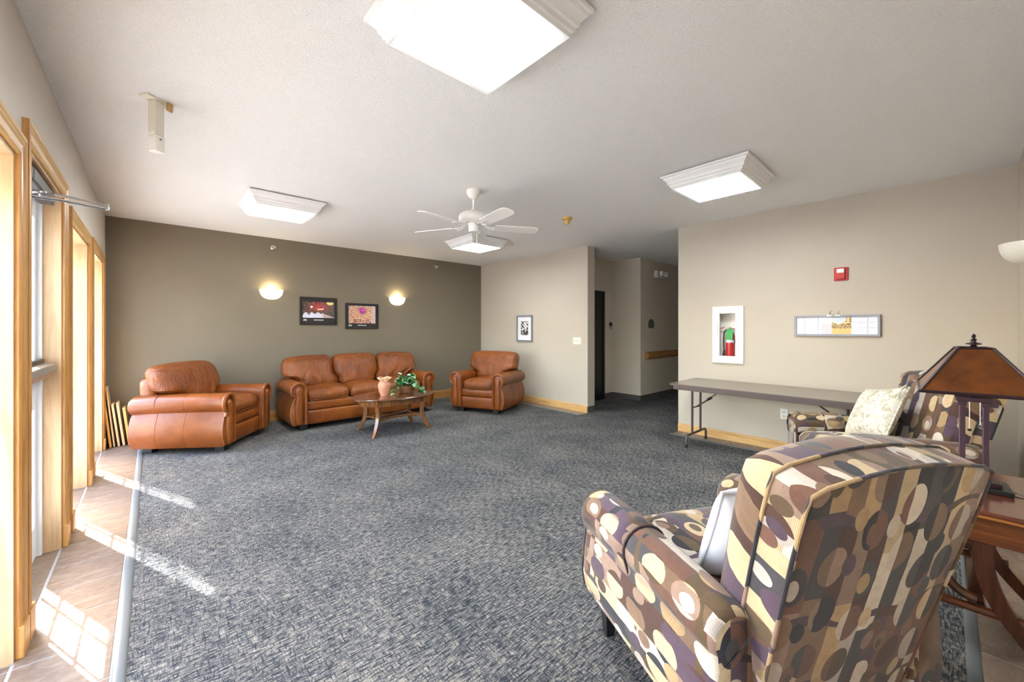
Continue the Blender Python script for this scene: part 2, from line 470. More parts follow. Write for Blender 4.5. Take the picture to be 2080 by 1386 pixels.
CX0, CX1, CY0 = -.085, 5.03, -.06
bxs((CX0, CX1, CY0, YB, -.01, 0), (CX1, 12, YA, YC, -.01, 0), (XR+.19, 6.88, YC, 4.55, -.01, 0)).build('carpet', 'carpet', fl, smooth=False)
def strip(path):
    B().tube(path, .022, 10, flat=.36).build('carpet_edge_strip', 'strip', fl)
strip([(CX0-.015, CY0-.015, 0), (CX0-.015, YB, 0)]); strip([(CX0, CY0-.015, 0), (CX1, CY0-.015, 0)])
strip([(CX1+.01, CY0, 0), (CX1+.01, YA, 0)]); strip([(CX1+.01, YC, 0), (CX1+.01, YB, 0)])
tcache = {}
def tiles(x0, x1, y0, y1, gx, gy, s=.305, g=.0035):
    i0 = math.floor((x0-gx)/s); j0 = math.floor((y0-gy)/s)
    i = i0
    while gx+i*s < x1-1e-6:
        j = j0
        while gy+j*s < y1-1e-6:
            a, b_ = max(x0, gx+i*s)+g, min(x1, gx+(i+1)*s)-g
            c, d = max(y0, gy+j*s)+g, min(y1, gy+(j+1)*s)-g
            if b_-a > .012 and d-c > .012:
                key = (round(b_-a, 3), round(d-c, 3))
                if key not in tcache:
                    w, l = key; e = .0025
                    bb = B(); o_ = [(-w/2, -l/2), (w/2, -l/2), (w/2, l/2), (-w/2, l/2)]
                    n_ = [(x*(1-2*e/w), y*(1-2*e/l)) for x, y in o_]
                    bb.grid([[(x, y, -.006) for x, y in o_], [(x, y, -.0008) for x, y in o_], [(x, y, 0) for x, y in n_]], True, (False, True))
                    o = bb.build('tile', 'tile', fl, smooth=False); tcache[key] = o.data
                else:
                    o = bpy.data.objects.new('tile', tcache[key]); C.objects.link(o); o.parent = fl
                o.location = ((a+b_)/2, (c+d)/2, 0)
            j += 1
        i += 1
TGY = 2.54-.305*12
tiles(XL, CX0-.03, YN, YB, -.43, TGY)
for y0, y1, h in OPEN: tiles(XO+.03, XL, y0+.02, y1-.02, -.43-.305, TGY)
tiles(CX0, CX1, YN, CY0-.03, -.43, YN)
tiles(CX1+.03, XR, YN, YA, CX1+.03, 1.408-.305*6)
tiles(CX1+.03, XR, YC, YB, CX1+.03, 1.408-.305*6)

# baseboards
def baseboard(name, p0, p1, nrm, h, mat, t=.016):
    """profile extruded along p0->p1; nrm points into the room"""
    prof = [(0, 0), (t, 0), (t, h*.72), (t*.75, h*.76), (t*.8, h*.84), (t*.35, h*.97), (0, h)]
    r = [[(p[0]+nrm[0]*a, p[1]+nrm[1]*a, z) for a, z in prof] for p in (p0, p1)]
    return struct(B().grid(r, True, (True, True)).build(name, mat, smooth=False))
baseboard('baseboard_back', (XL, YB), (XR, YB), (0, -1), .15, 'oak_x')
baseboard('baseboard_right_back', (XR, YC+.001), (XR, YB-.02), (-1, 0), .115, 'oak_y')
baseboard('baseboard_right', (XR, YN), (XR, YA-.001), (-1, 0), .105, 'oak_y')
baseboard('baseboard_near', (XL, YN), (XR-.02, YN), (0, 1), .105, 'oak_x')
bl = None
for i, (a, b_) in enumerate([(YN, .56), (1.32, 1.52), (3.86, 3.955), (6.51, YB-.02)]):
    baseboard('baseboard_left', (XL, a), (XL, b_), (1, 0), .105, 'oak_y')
for q in ((XR, YC, XR+.19, YC, 0, -1), (XR+.19, 4.55, 6.88, 4.55, 0, -1), (6.88, 4.55, 6.88, 3.93, -1, 0), (6.88, 3.93, 12, 3.93, 0, -1), (XR, YA, 12, YA, 0, 1)):
    p0, p1, n = (q[0], q[1]), (q[2], q[3]), (q[4], q[5])
    r = [[(p[0]+n[0]*a, p[1]+n[1]*a, z) for a, z in ((0, 0), (.01, 0), (.006, .01), (.005, .1), (0, .102))] for p in (p0, p1)]
    struct(B().grid(r, True, (True, True)).build('baseboard_hall', 'vinyl_base', smooth=False))

# ------------------------------------------------------------------ left wall openings
def casing(par, y0, y1, h, w=.088, t=.022):
    prof = [(0, 0), (0, t*.55), (w*.12, t*.8), (w*.2, t*.6), (w*.5, t*.75), (w*.62, t), (w*.78, t*.8), (w*.86, t), (w, t), (w, 0)]
    # legs: profile offsets grow away from opening
    for yy, sg in ((y0, -1), (y1, 1)):
        r0 = [(XL+q, yy+sg*a, .135) for a, q in prof]; r1 = [(XL+q, yy+sg*a, h+a) for a, q in prof]
        if sg > 0: r0.reverse(); r1.reverse()
        B().grid([r0, r1], True, (True, True)).build('casing', 'oak', par, smooth=False)
        a, c = (yy-w-.006, yy-.0) if sg < 0 else (yy, yy+w+.006)
        bxs((XL, XL+t+.006, a, c, 0, .135)).build('plinth_block', 'oak', par, smooth=False, bevel=.004)
    r0 = [(XL+q, y0-a, h+a) for a, q in prof]; r1 = [(XL+q, y1+a, h+a) for a, q in prof]
    B().grid([r0, r1], True, (True, True)).build('head_casing', 'oak_y', par, smooth=False)
def window(name, y0, y1, h, xg=-.685):
    w = struct(bpy.data.objects.new(name, None)); C.objects.link(w)
    casing(w, y0, y1, h)
    for a, c in ((y0, y0+.018), (y1-.018, y1)): bxs((xg-.02, XL, a, c, 0, h)).build('jamb_panel', 'jamb', w, smooth=False)
    bxs((xg-.02, XL, y0+.018, y1-.018, h-.018, h)).build('head_jamb', 'jamb', w, smooth=False)
    a, c = y0+.018, y1-.018; f = .05; zt = h-.018
    fr = B()
    for q in ((xg-.02, xg+.03, a, a+f, 0, zt), (xg-.02, xg+.03, c-f, c, 0, zt), (xg-.02, xg+.03, a+f, c-f, 0, .09), (xg-.02, xg+.03, a+f, c-f, zt-.06, zt)): fr.box(*q)
    fr.build('window_frame', 'white_metal', w, smooth=False, bevel=.003)
    bxs((xg-.003, xg+.003, a+f, c-f, .09, zt-.06)).build('pane', 'glass', w, smooth=False)
    mid = (a+c)/2
    for k in (-1, 1):
        bxs((xg-.005, xg+.004, mid+k*(c-a)/3-.006, mid+k*(c-a)/3+.006, .09, zt-.06)).build('muntin', 'white_metal', w, smooth=False)
    for k in range(1, 6):
        z = .09+(zt-.15)*k/6
        bxs((xg-.005, xg+.004, a+f, c-f, z-.007, z+.007)).build('muntin', 'white_metal', w, smooth=False)
window('window_1', *OPEN[1]); window('window_2', *OPEN[3]); window('window_3', *OPEN[4]); window('added_window_4', *OPEN[0])  # the last is an unseen window beside the camera, added for side light
y0, y1, h = OPEN[2]
d = struct(bpy.data.objects.new('door_1', None)); C.objects.link(d)
casing(d, y0, y1, h)
JX = -.50
for a, c in ((y0, y0+.018), (y1-.018, y1)): bxs((JX, XL, a, c, 0, h)).build('jamb_panel', 'jamb', d, smooth=False)
bxs((JX, XL, y0+.018, y1-.018, h-.018, h)).build('head_jamb', 'jamb', d, smooth=False)
fr = B(); a, c = y0, y1
for q in ((-.618, JX, a, a+.045, 0, h), (-.618, JX, c-.045, c, 0, h), (-.618, JX, a+.055, c-.055, h-.075, h)): fr.box(*q)
fr.build('door_frame', 'white_metal', d, smooth=False, bevel=.003)
lf = B(); LX0, LX1 = -.565, -.52; a, c = y0+.048, y1-.048; zt = h-.08; sw_ = .06
for q in ((LX0, LX1, a, a+sw_, .01, zt), (LX0, LX1, c-sw_, c, .01, zt), (LX0, LX1, a+sw_, c-sw_, .01, .2), (LX0, LX1, a+sw_, c-sw_, zt-.1, zt), (LX0, LX1, a+sw_, c-sw_, .90, 1.17)): lf.box(*q)
leaf = lf.build('door_leaf', 'white_metal', d, smooth=False, bevel=.003)
bxs((-.545, -.539, a+sw_, c-sw_, .2, .90), (-.545, -.539, a+sw_, c-sw_, 1.17, zt-.1)).build('pane', 'glass', d, smooth=False)
mid = (a+c)/2
for k in (-1, 1):
    for z0, z1 in ((.2, .90), (1.17, zt-.1)): bxs((-.546, -.538, mid+k*.12-.006, mid+k*.12+.006, z0, z1)).build('muntin', 'white_metal', d, smooth=False)
for z in (.43, .66, 1.4, 1.62, 1.85): bxs((-.546, -.538, a+sw_, c-sw_, z-.007, z+.007)).build('muntin', 'white_metal', d, smooth=False)
# push bar
pb = bxs((LX1, LX1+.035, a+.06, c-.02, 1.075, 1.20)).build('push_bar_rail', 'black', d, smooth=False, bevel=.008)
B().prism([(LX1+.03, 1.10), (LX1+.075, 1.10), (LX1+.085, 1.13), (LX1+.075, 1.165), (LX1+.03, 1.175)], a+.1, c-.015, 'y').build('push_bar', 'satin', d, smooth=False, bevel=.006)
# closer and arm
bxs((-.50, -.435, 3.05, 3.60, h-.105, h-.03)).build('closer_box', 'closer', d, smooth=False, bevel=.01)
bxs((-.525, -.44, 3.00, 3.12, h-.10, h-.025)).build('closer_end_cap', 'closer', d, smooth=False, bevel=.012)
tip = (-.20, 3.34, 2.105)
B().lathe([(.03, 0), (.03, -.012), (.016, -.016), (.016, -.04)], 14, (-.455, 3.28, h-.1)).build('closer_spindle', 'satin', d)
B().tube([(-.46, 3.28, h-.125), (-.43, 3.285, h-.12), (-.40, 3.29, h-.10), (-.37, 3.295, h-.105), tip], [.009, .010, .010, .010, .009], 8, flat=.8).build('closer_arm', 'satin', d)
B().tube([(-.55, 3.20, h-.16), (-.45, 3.235, h-.145), (-.38, 3.27, h-.135), (tip[0], tip[1], tip[2]-.018)], .008, 8).build('closer_forearm', 'chrome', d)
B().lathe([(.007, -.026), (.009, -.024), (.009, .008), (.006, .012), (0, .013)], 12, tip).build('closer_knuckle', 'satin', d)

# hall door
hd = struct(bpy.data.objects.new('door_2', None)); C.objects.link(hd)
bxs((5.66, 6.50, 4.525, 4.549, .005, 2.06)).build('door_panel', 'blackdoor', hd, smooth=False, bevel=.003)
bxs((5.60, 5.66, 4.51, 4.549, 0, 2.11), (6.50, 6.56, 4.51, 4.549, 0, 2.11), (5.66, 6.5, 4.51, 4.549, 2.06, 2.11)).build('door_frame', 'black', hd, smooth=False, bevel=.003)
B().lathe([(.028, 0), (.028, .01), (.012, .015), (.012, .05), (.03, .06), (.03, .08), (0, .09)], 16).xf(Matrix.Translation((5.75, 4.525, 1.0)) @ Matrix.Rotation(PI/2, 4, 'X')).build('door_knob', 'satin', hd)

# ================================================================== CEILING FIXTURES
def ceiling_light(label, loc):
    t = thing('ceiling_light', label, 'ceiling light', loc, 0, 'square ceiling lights')
    prof = [(.262, -.112), (.262, -.125), (.278, -.128), (.282, -.112), (.292, -.108), (.296, -.090), (.306, -.086), (.310, -.066), (.318, -.056), (.332, -.042), (.336, -.030), (.350, -.028), (.352, -.012), (.30, -.012)]
    for k in range(4):
        a = k*PI/2; cs, sn = math.cos(a), math.sin(a)
        def pt(r, s, z): x, y = r, s*r; return (x*cs-y*sn, x*sn+y*cs, z)
        B().grid([[pt(r, -1, z) for r, z in prof], [pt(r, 1, z) for r, z in prof]], False).build('frame_moulding', 'white_paint', t, smooth=False)
    bxs((-.30, .30, -.30, .30, -.02, 0)).build('backing_board', 'raw_wood_edge', t, smooth=False)
    bxs((-.262, .262, -.262, .262, -.119, -.112)).build('diffuser', 'lens', t, smooth=False)
    return t
L0 = ceiling_light('white framed square ceiling light nearest the camera, cut by the top of the photo', (1.028, 1.352, H))
copy_thing(L0, (1.03, 4.83, H), 0, 'white framed square ceiling light above the sofa, left of the fan')
copy_thing(L0, (3.69, 1.365, H), 0, 'white framed square ceiling light over the folding table, right of the fan')
copy_thing(L0, (3.68, 4.86, H), 0, 'white framed square ceiling light seen just below the fan blades')

# ceiling fan
FC = (2.335, 3.13)
fan = thing('ceiling_fan', 'white five-blade ceiling fan hanging mid ceiling on a short rod', 'ceiling fan', (FC[0], FC[1], H))
B().lathe([(.0, 0), (.068, 0), (.07, -.03), (.06, -.05), (.045, -.07), (.028, -.085), (.015, -.088), (0, -.088)], 28).build('canopy', 'white_plastic', fan)
B().lathe([(.0125, -.08), (.0125, -.19), (.028, -.185), (.03, -.215)], 16).build('downrod', 'white_plastic', fan)
B().lathe([(.03, -.205), (.07, -.212), (.115, -.225), (.142, -.245), (.15, -.27), (.148, -.30), (.135, -.315), (.10, -.325), (.055, -.33), (0, -.33)], 32).build('motor_housing', 'white_plastic', fan)
B().lathe([(.058, -.325), (.058, -.345), (.05, -.35), (.05, -.40), (.045, -.41), (0, -.41)], 24).build('switch_housing', 'white_plastic', fan)
FANROT = math.radians(-27)
for k in range(5):
    a = FANROT + k*2*PI/5; R_ = Matrix.Rotation(a, 4, 'Z')
    ir = B()
    for sg in (-1, 1):
        ir.tube([(.09, sg*.012, -.328), (.14, sg*.02, -.362), (.17, sg*.035, -.366), (.20, sg*.045, -.366), (.235, sg*.02, -.364)], .008, 6, flat=.6)
    ir.box(.20, .26, -.03, .03, -.368, -.362); ir.xf(R_)
    ir.build('blade_iron', 'white_plastic', fan)
    out = [(.21, -.058), (.30, -.062), (.60, -.068), (.635, -.06), (.655, -.035), (.66, 0), (.655, .035), (.635, .06), (.60, .068), (.30, .062), (.21, .058)]
    bb = B().prism(out, -.004, .004, 'z').xf(Matrix.Translation((0, 0, -.356)) @ Matrix.Rotation(math.radians(-12), 4, 'X')).xf(R_)
    bb.build('fan_blade', 'white_plastic', fan, smooth=False)
B().tube([(.035, 0, -.40), (.038, 0, -.50), (.038, 0, -.56)], .0018, 5).build('pull_chain', 'satin', fan)
B().lathe([(0, 0), (.006, -.004), (.007, -.03), (0, -.034)], 10, (.038, 0, -.56)).build('pull_chain_knob', 'white_plastic', fan)

# smoke detector style bracket, door sensor, yellow detector, sprinklers
yd = thing('ceiling_heat_detector', 'yellowed round detector with a stepped nose on the ceiling right of the fan', 'detector', (3.765, 3.138, H))
B().lathe([(0, 0), (.062, 0), (.066, -.008), (.06, -.022), (.036, -.03)], 24).build('base', 'yellow', yd)
B().lathe([(.036, -.028), (.033, -.05), (.03, -.07), (.022, -.078), (0, -.08)], 20).build('sensor_nose', 'yellow', yd)
ds = thing('door_motion_sensor', 'ivory plastic bar hanging from a ceiling bracket near the glass door', 'sensor', (.012, 3.16, H), math.radians(38))
bxs((-.07, .07, -.035, .035, -.012, 0)).build('mounting_plate', 'ivory_plastic', ds, smooth=False, bevel=.004)
bxs((-.028, .028, -.03, .022, -.215, -.012)).build('sensor_body', 'ivory_plastic', ds, smooth=False, bevel=.006)
bxs((-.027, .027, -.034, .020, -.315, -.215)).build('sensor_head', 'white_plastic', ds, smooth=False, bevel=.006)
B().lathe([(0, .004), (.006, .004), (.006, 0)], 10).xf(Matrix.Translation((0, -.034, -.24)) @ Matrix.Rotation(PI/2, 4, 'X')).build('sensor_eye', 'greyframe', ds)
bxs((.03, .062, -.05, -.036, -.05, -.002)).build('side_clip', 'raw_wood_edge', ds, smooth=False, bevel=.003)
def sprinkler(x, y, z, label, rz=0):
    t = thing('sprinkler_head', label, 'sprinkler', (x, y, z), rz, 'wall sprinklers')
    R_ = Matrix.Rotation(PI/2, 4, 'X')
    B().lathe([(0, 0), (.038, 0), (.036, .006), (.022, .012), (.018, .03), (0, .03)], 24).xf(R_).build('escutcheon', 'chrome', t)
    B().lathe([(.009, .03), (.011, .045), (.007, .05), (.005, .065), (.02, .068), (.02, .071), (0, .071)], 16).xf(R_).build('nozzle', 'chrome', t)
sprinkler(1.336, YB, 2.595, 'chrome sprinkler on the dark wall above the left lit sconce')
sprinkler(4.127, YB, 2.595, 'chrome sprinkler on the dark wall near its right corner')

tag(B().lathe([(0, 0), (.012, -.002), (.012, -.01), (0, -.012)], 10, (2.03, -.02, H)).build('ceiling_hook', 'black'), 'tiny dark hook in the ceiling near the top right corner', 'hook')

# ------------------------------------------------------------------ sconces
def sconce(loc, rz, label, lit=True, w=.155, pr=.125, hh=.145):
    t = thing('wall_sconce', label, 'wall lamp', loc, rz, 'half bowl wall sconces')
    prof = []
    for i in range(11):
        a = i/10*PI/2; prof.append((math.sin(a)**.8 if i else 0.0, -hh*math.cos(a)))
    prof2 = prof + [(.955, 0.0)] + [(q[0]*.94, q[1]*.94) for q in reversed(prof[:-1])]
    B().lathe([(r*w, z) for r, z in prof2], 28, (0, 0, 0), 1, pr/w, PI, 2*PI).build('glass_bowl', 'sconce' if lit else 'unlit_sconce', t)
    bxs((-.05, .05, -.012, 0, -.08, -.0)).build('back_plate', 'white_plastic', t, smooth=False)
    if lit:
        B().lathe([(0, -.07), (.018, -.065), (.026, -.045), (.02, -.02), (0, -.012)], 12, (0, -.05, 0)).build('bulb', 'white_plastic', t)
        l = bpy.data.lights.new('sconce_bulb', 'POINT'); l.energy = SCONCE; l.color = (1, .78, .45); l.shadow_soft_size = .03
        lo = bpy.data.objects.new('bulb_light', l); C.objects.link(lo); lo.parent = t; lo.location = (0, -.055, .02)
    return t
sconce((1.312, YB, 1.962), 0, 'lit half bowl glass sconce on the dark wall left of the posters')
sconce((3.32, YB, 1.952), 0, 'lit half bowl glass sconce on the dark wall right of the posters')
sconce((4.66, YN, 2.0), PI, 'unlit white half bowl sconce cut by the right edge of the photo', False, .16, .135, .15)

# ------------------------------------------------------------------ prints on meshes
def print_mesh(name, w, h, nx, ny, fn, parent, y=0, z0=0, x0=0):
    me = bpy.data.meshes.new(name); vs = []; fs = []
    for j in range(ny+1):
        for i in range(nx+1): vs.append((x0-w/2+w*i/nx, y, z0-h/2+h*j/ny))
    for j in range(ny):
        for i in range(nx):
            a = j*(nx+1)+i; fs.append((a, a+1, a+nx+2, a+nx+1))
    me.from_pydata(vs, [], fs)
    ca = me.color_attributes.new('Col', 'FLOAT_COLOR', 'CORNER'); k = 0
    for j in range(ny):
        for i in range(nx):
            c = lin(fn((i+.5)/nx, (j+.5)/ny))
            for _ in range(4): ca.data[k].color = (*c, 1); k += 1
    me.materials.append(M['print']); o = bpy.data.objects.new(name, me); C.objects.link(o); o.parent = parent
    return o
rr = random.Random(3)
def frame(t, w, h, fw, dp, mat):
    b = bxs((-w/2, w/2, -dp, 0, h/2-fw, h/2), (-w/2, w/2, -dp, 0, -h/2, -h/2+fw), (-w/2, -w/2+fw, -dp, 0, -h/2+fw, h/2-fw), (w/2-fw, w/2, -dp, 0, -h/2+fw, h/2-fw))
    b.build('frame', mat, t, smooth=False, bevel=.002)
def stage_art(u, v):
    n = rr.random()
    if (u-.27)**2*1.9+(v-.68)**2 < .0035: return (226, 232, 250)
    if (u-.86)**2*1.6+(v-.95)**2 < .02: return (222, 214, 130)
    if v < .34 and .25 < u < .62 and v < .3+.05*math.sin(u*30): return (196+20*n, 208, 226)
    if v < .32-(u-.6)*.75 and u >= .6: return (232, 222, 214) if int((u*1.0-(v*.6))*34) % 2 else (110, 60, 50)
    if v < .14+.2*abs(math.sin(u*17)) and u < .26: return (206, 212, 228)
    if abs(v-.52-.25*(u-.5)) < .03+.02*n and .46 < u < .66: return (236, 224, 206)
    red = max(0, 1-((u-.52)**2*5+(v-.68)**2*6))
    if n < .25 and u > .6: return (70, 78, 86)
    if n > .86: return (160, 120, 110)
    return (60+140*red*(.5+n*.6), 36+30*n, 34+20*n)
def crowd_art(u, v):
    n = rr.random()
    if (u-.5)**2*1.6+(v-.72)**2 < .02+.04*n: return ((190, 40, 150), (230, 110, 190), (90, 30, 100))[int(n*3)]
    if u < .14: return ((206, 190, 170), (220, 150, 130), (90, 60, 50))[int(n*3)]
    if u > .84: return ((214, 206, 196), (200, 196, 210), (200, 120, 100))[int(n*3)]
    if v < .22: return ((40, 30, 50), (226, 206, 180), (190, 90, 70))[int(n*3)]
    return ((214, 120, 96), (226, 206, 160), (120, 150, 150), (180, 70, 60), (232, 190, 90), (210, 170, 160))[int(n*6)]
def poster(x, z, w, h, label, art, aw, ah, dz):
    t = thing('framed_poster', label, 'picture', (x, YB, z), 0, 'framed posters on the dark wall')
    frame(t, w, h, .018, .025, 'blackframe')
    bxs((-w/2+.018, w/2-.018, -.010, -.001, -h/2+.018, h/2-.018)).build('mat_board', 'blackpaper', t, smooth=False)
    print_mesh('print', aw, ah, 64, 44, art, t, -.0115, dz)
    zc = dz-ah/2-.035
    cap = B()
    for i in range(11): cap.box(-.075+i*.0135, -.075+i*.0135+.009, -.0118, -.0108, zc-.005-(.002 if i % 3 else 0), zc+.006)
    cap.build('caption_print', 'paper', t, smooth=False)
    lg = B()
    for i in range(5): lg.box(-w/2+.05+i*.011, -w/2+.057+i*.011, -.0118, -.0108, zc-.012, zc+.004+.006*(i % 3))
    lg.build('emblem_print', 'paper', t, smooth=False)
    return t
poster(1.975, 1.662, .56, .44, 'black framed poster with a red night stage scene, left of the pair', stage_art, .475, .255, .02)
poster(2.675, 1.597, .565, .435, 'black framed poster of crowded colourful figures, right of the pair', crowd_art, .465, .30, .025)
def sketch_art(u, v):
    n = rr.random()
    if v > .93: return (90, 90, 90) if n > .4 else (200, 200, 200)
    d = .5+.5*math.sin(u*11+math.sin(v*9)*2.2)*math.cos(v*13+u*4)
    if v < .35: d *= .55
    k = 235 if d > .52+.3*(n-.5) else (60 if d < .3 else 130)
    return (k, k, k+3)
def wallthing(name, label, cat, x, y, z, face, group=None):
    rz = {'-y': 0, '-x': -PI/2, '+y': PI, '+x': PI/2}[face]
    return thing(name, label, cat, (x, y, z), rz, group)
t = wallthing('framed_sketch', 'small grey framed black and white sketch above the corner armchair', 'picture', XR, 5.43, 1.385, '-x')
frame(t, .43, .505, .03, .03, 'greyframe')
bxs((-.19, .19, -.012, -.001, -.23, .23)).build('mat_board', 'paper', t, smooth=False)
print_mesh('print', .20, .265, 34, 44, sketch_art, t, -.0135, .005)
B().tube([(0, -.002, .25), (0, -.008, .275), (0, -.002, .29)], .003, 6).build('hanging_hook', 'satin', t)
def town_art(u, v):
    n = rr.random()
    if .46 < u < .70:
        q = (u-.46)/.24
        if v > .55+.45*abs(q-.35)*1.3 and q < .75: return (206, 218, 230)
        if v < .3: return (226, 186+10*n, 120)
        if v > .78-.1*q and (int(q*9) % 2 == 0) and n > .3: return (120, 84, 60)
        if .32 < v < .62 and n > .45: return (104, 82, 56)
        return (228, 190+20*n, 126)
    if .33 < u < .46 and v < .62: return (232, 226, 226) if int(v*17) % 2 else (200, 196, 214)
    if abs(u-.11) < .006 or abs(u-.29) < .005 or abs(u-.89) < .006: return (170, 178, 200)
    if abs(v-.68-.02*math.sin(u*20)) < .02 or abs(v-.36) < .015: return (206, 206, 222)
    if n > .9: return (206, 212, 226)
    return (226+8*n, 232, 246)
t = wallthing('panorama_picture', 'long narrow grey framed streetscape print on the beige wall', 'picture', XR, .787, 1.413, '-x')
frame(t, .70, .218, .02, .03, 'greyframe')
print_mesh('print', .66, .178, 130, 34, town_art, t, -.014, 0)
bxs((-.33, .33, -.012, -.001, -.089, .089)).build('backing', 'paper', t, smooth=False)
for k in (-1, 1):
    B().tube([(-.01+k*.035, -.004, .105), (-.01+k*.035, -.012, .13), (-.01+k*.035+.01, -.014, .15), (-.01+k*.035+.022, -.01, .152)], .0022, 6).build('hanging_wire', 'satin', t)
    bxs((-.01+k*.035-.018, -.01+k*.035+.018, -.034, -.028, .1, .108)).build('metal_clip', 'chrome', t, smooth=False)

# fire alarm strobe
t = wallthing('fire_alarm', 'red square fire alarm with a white strobe on the beige wall', 'alarm', XR, .737, 1.945, '-x')
bxs((-.058, .058, -.014, 0, -.068, .068)).build('base_plate', 'red', t, smooth=False, bevel=.006)
bxs((-.036, .034, -.045, -.014, -.055, .06)).build('horn_body', 'red', t, smooth=False, bevel=.006)
bxs((-.03, .030, -.058, -.045, .008, .05)).build('strobe_lens', 'white_plastic', t, smooth=False, bevel=.005)
bxs((-.006, .006, -.06, -.058, .015, .043)).build('flash_tube', 'chrome', t, smooth=False)
b = B()
for i in range(4): b.box(-.026, .024, -.0475, -.045, -.045+i*.012, -.040+i*.012)
b.build('sounder_slots', 'redtank', t, smooth=False)

# extinguisher cabinet (recessed) and extinguisher
cy_, cz_ = 1.822, 1.306; cw, chh = .355, .70
t = wallthing('extinguisher_cabinet', 'white fire extinguisher cabinet with a glazed door set in the beige wall', 'cabinet', XR, cy_, cz_, '-x')
frame(t, cw, chh, .045, .03, 'white_plastic')
bxs((-.1325, .1325, .118, .124, -.305, .305), (-.1325, -.127, -.001, .118, -.305, .305), (.127, .1325, -.001, .118, -.305, .305), (-.127, .127, -.001, .118, .299, .305), (-.127, .127, -.001, .118, -.305, -.299)).build('cabinet_liner', 'white_plastic', t, smooth=False)
dr = bxs((-.1325, -.09, -.034, -.024, -.305, .305), (.09, .1325, -.034, -.024, -.305, .305), (-.09, .09, -.034, -.024, .262, .305), (-.09, .09, -.034, -.024, -.305, -.262)).build('cabinet_door', 'white_plastic', t, smooth=False, bevel=.002)
bxs((-.09, .09, -.030, -.028, -.262, .262)).build('door_pane', 'glass', dr, smooth=False)
b = B()
for i in range(9): b.box(-.114, -.106, -.0352, -.034, -.02+i*.018, -.008+i*.018)
b.build('door_lettering', 'greyframe', dr, smooth=False)
bxs((.1, .108, -.046, -.034, -.04, .04)).build('pull_handle', 'white_plastic', dr, smooth=False, bevel=.003)
xt = wallthing('fire_extinguisher', 'small red fire extinguisher with a green tag inside the white cabinet', 'fire extinguisher', XR+.055, cy_-.004, cz_-.298, '-x')
B().lathe([(0, 0), (.048, 0), (.05, .01), (.05, .27), (.046, .30), (.03, .325), (.018, .335), (.018, .35), (0, .35)], 24).build('tank', 'redtank', xt)
B().lathe([(.0505, .20), (.0505, .235)], 24).build('label_band', 'paper', xt)
B().lathe([(.016, .345), (.02, .35), (.02, .375), (.014, .38), (.012, .39), (0, .39)], 14).build('valve', 'chrome', xt)
bxs((-.012, .07, -.01, .01, .385, .395)).xf(Matrix.Rotation(-.35, 4, 'Y')).build('lever', 'red', xt, smooth=False, bevel=.003)
bxs((-.012, .075, -.01, .01, .368, .376)).build('carry_handle', 'red', xt, smooth=False, bevel=.003)
B().tube([(-.015, 0, .365), (-.045, 0, .36), (-.072, 0, .32), (-.078, 0, .22), (-.07, -.01, .13), (-.062, -.02, .09)], .008, 8).build('hose', 'black', xt)
B().tube([(-.062, -.02, .10), (-.066, -.025, .05), (-.07, -.03, .0)], [.012, .016, .026], 12).build('nozzle', 'black', xt)
bxs((-.045, .03, -.058, -.056, .235, .365)).xf(Matrix.Rotation(.06, 4, 'Y')).build('green_tag', 'green', xt, smooth=False)
bxs((.05, .09, -.03, .02, .19, .24)).build('mounting_bracket', 'black', xt, smooth=False, bevel=.004)

# outlets, switch, thermostat, sign, emergency light, handrail
def outlet(x, y, z, face, label):
    t = wallthing('wall_outlet', label, 'outlet', x, y, z, face, 'white wall outlets')
    bxs((-.036, .036, -.006, 0, -.058, .058)).build('cover_plate', 'white_plastic', t, smooth=False, bevel=.003)
    for k in (-1, 1):
        B().lathe([(0, 0), (.0165, 0), (.0165, .003), (0, .003)], 16).xf(Matrix.Translation((0, -.006, k*.025)) @ Matrix.Rotation(PI/2, 4, 'X')).build('socket', 'ivory_plastic', t)
        bxs((-.008, -.005, -.0098, -.009, k*.025-.004, k*.025+.008), (.005, .008, -.0098, -.009, k*.025-.004, k*.025+.006), (-.002, .002, -.0098, -.009, k*.025-.011, k*.025-.007)).build('socket_slots', 'black', t, smooth=False)
outlet(XR, 1.237, .417, '-x', 'white outlet on the beige wall under the folding table')
outlet(XR, 5.53, .38, '-x', 'white outlet on the beige wall behind the corner armchair')
t = wallthing('light_switch', 'white three-gang light switch near the end of the beige wall', 'switch', XR, 4.178, 1.175, '-x')
bxs((-.082, .082, -.006, 0, -.058, .058)).build('cover_plate', 'white_plastic', t, smooth=False, bevel=.003)
for k in (-1, 0, 1): bxs((k*.046-.016, k*.046+.016, -.011, -.006, -.033, .033)).build('rocker', 'ivory_plastic', t, smooth=False, bevel=.003)
t = wallthing('card_reader', 'black and silver card reader beside the dark hall door', 'card reader', 6.80, 4.55, 1.435, '-y')
bxs((-.04, .04, -.022, 0, .0, .07)).build('reader_head', 'black', t, smooth=False, bevel=.006)
bxs((-.033, .033, -.020, 0, -.07, .0)).build('reader_body', 'satin', t, smooth=False, bevel=.01)
t = wallthing('wall_sign', 'small grey engraved sign on the hall wall above the handrail', 'sign', 7.28, 3.93, 1.47, '-y')
bxs((-.11, .11, -.006, 0, -.075, .05)).build('sign_plate', 'vinyl_base', t, smooth=False, bevel=.003)
B().lathe([(.0, 0), (.085, 0), (.085, .006), (0, .006)], 20, (0, 0, 0), 1, .55, 0, PI).xf(Matrix.Translation((0, 0, .05)) @ Matrix.Rotation(PI/2, 4, 'X')).build('sign_crest', 'vinyl_base', t)
b = B()
for j in range(3):
    for i in range(7): b.box(-.08+i*.023, -.066+i*.023, -.008, -.006, -.055+j*.032, -.040+j*.032)
b.build('raised_marks', 'greyframe', t, smooth=False)
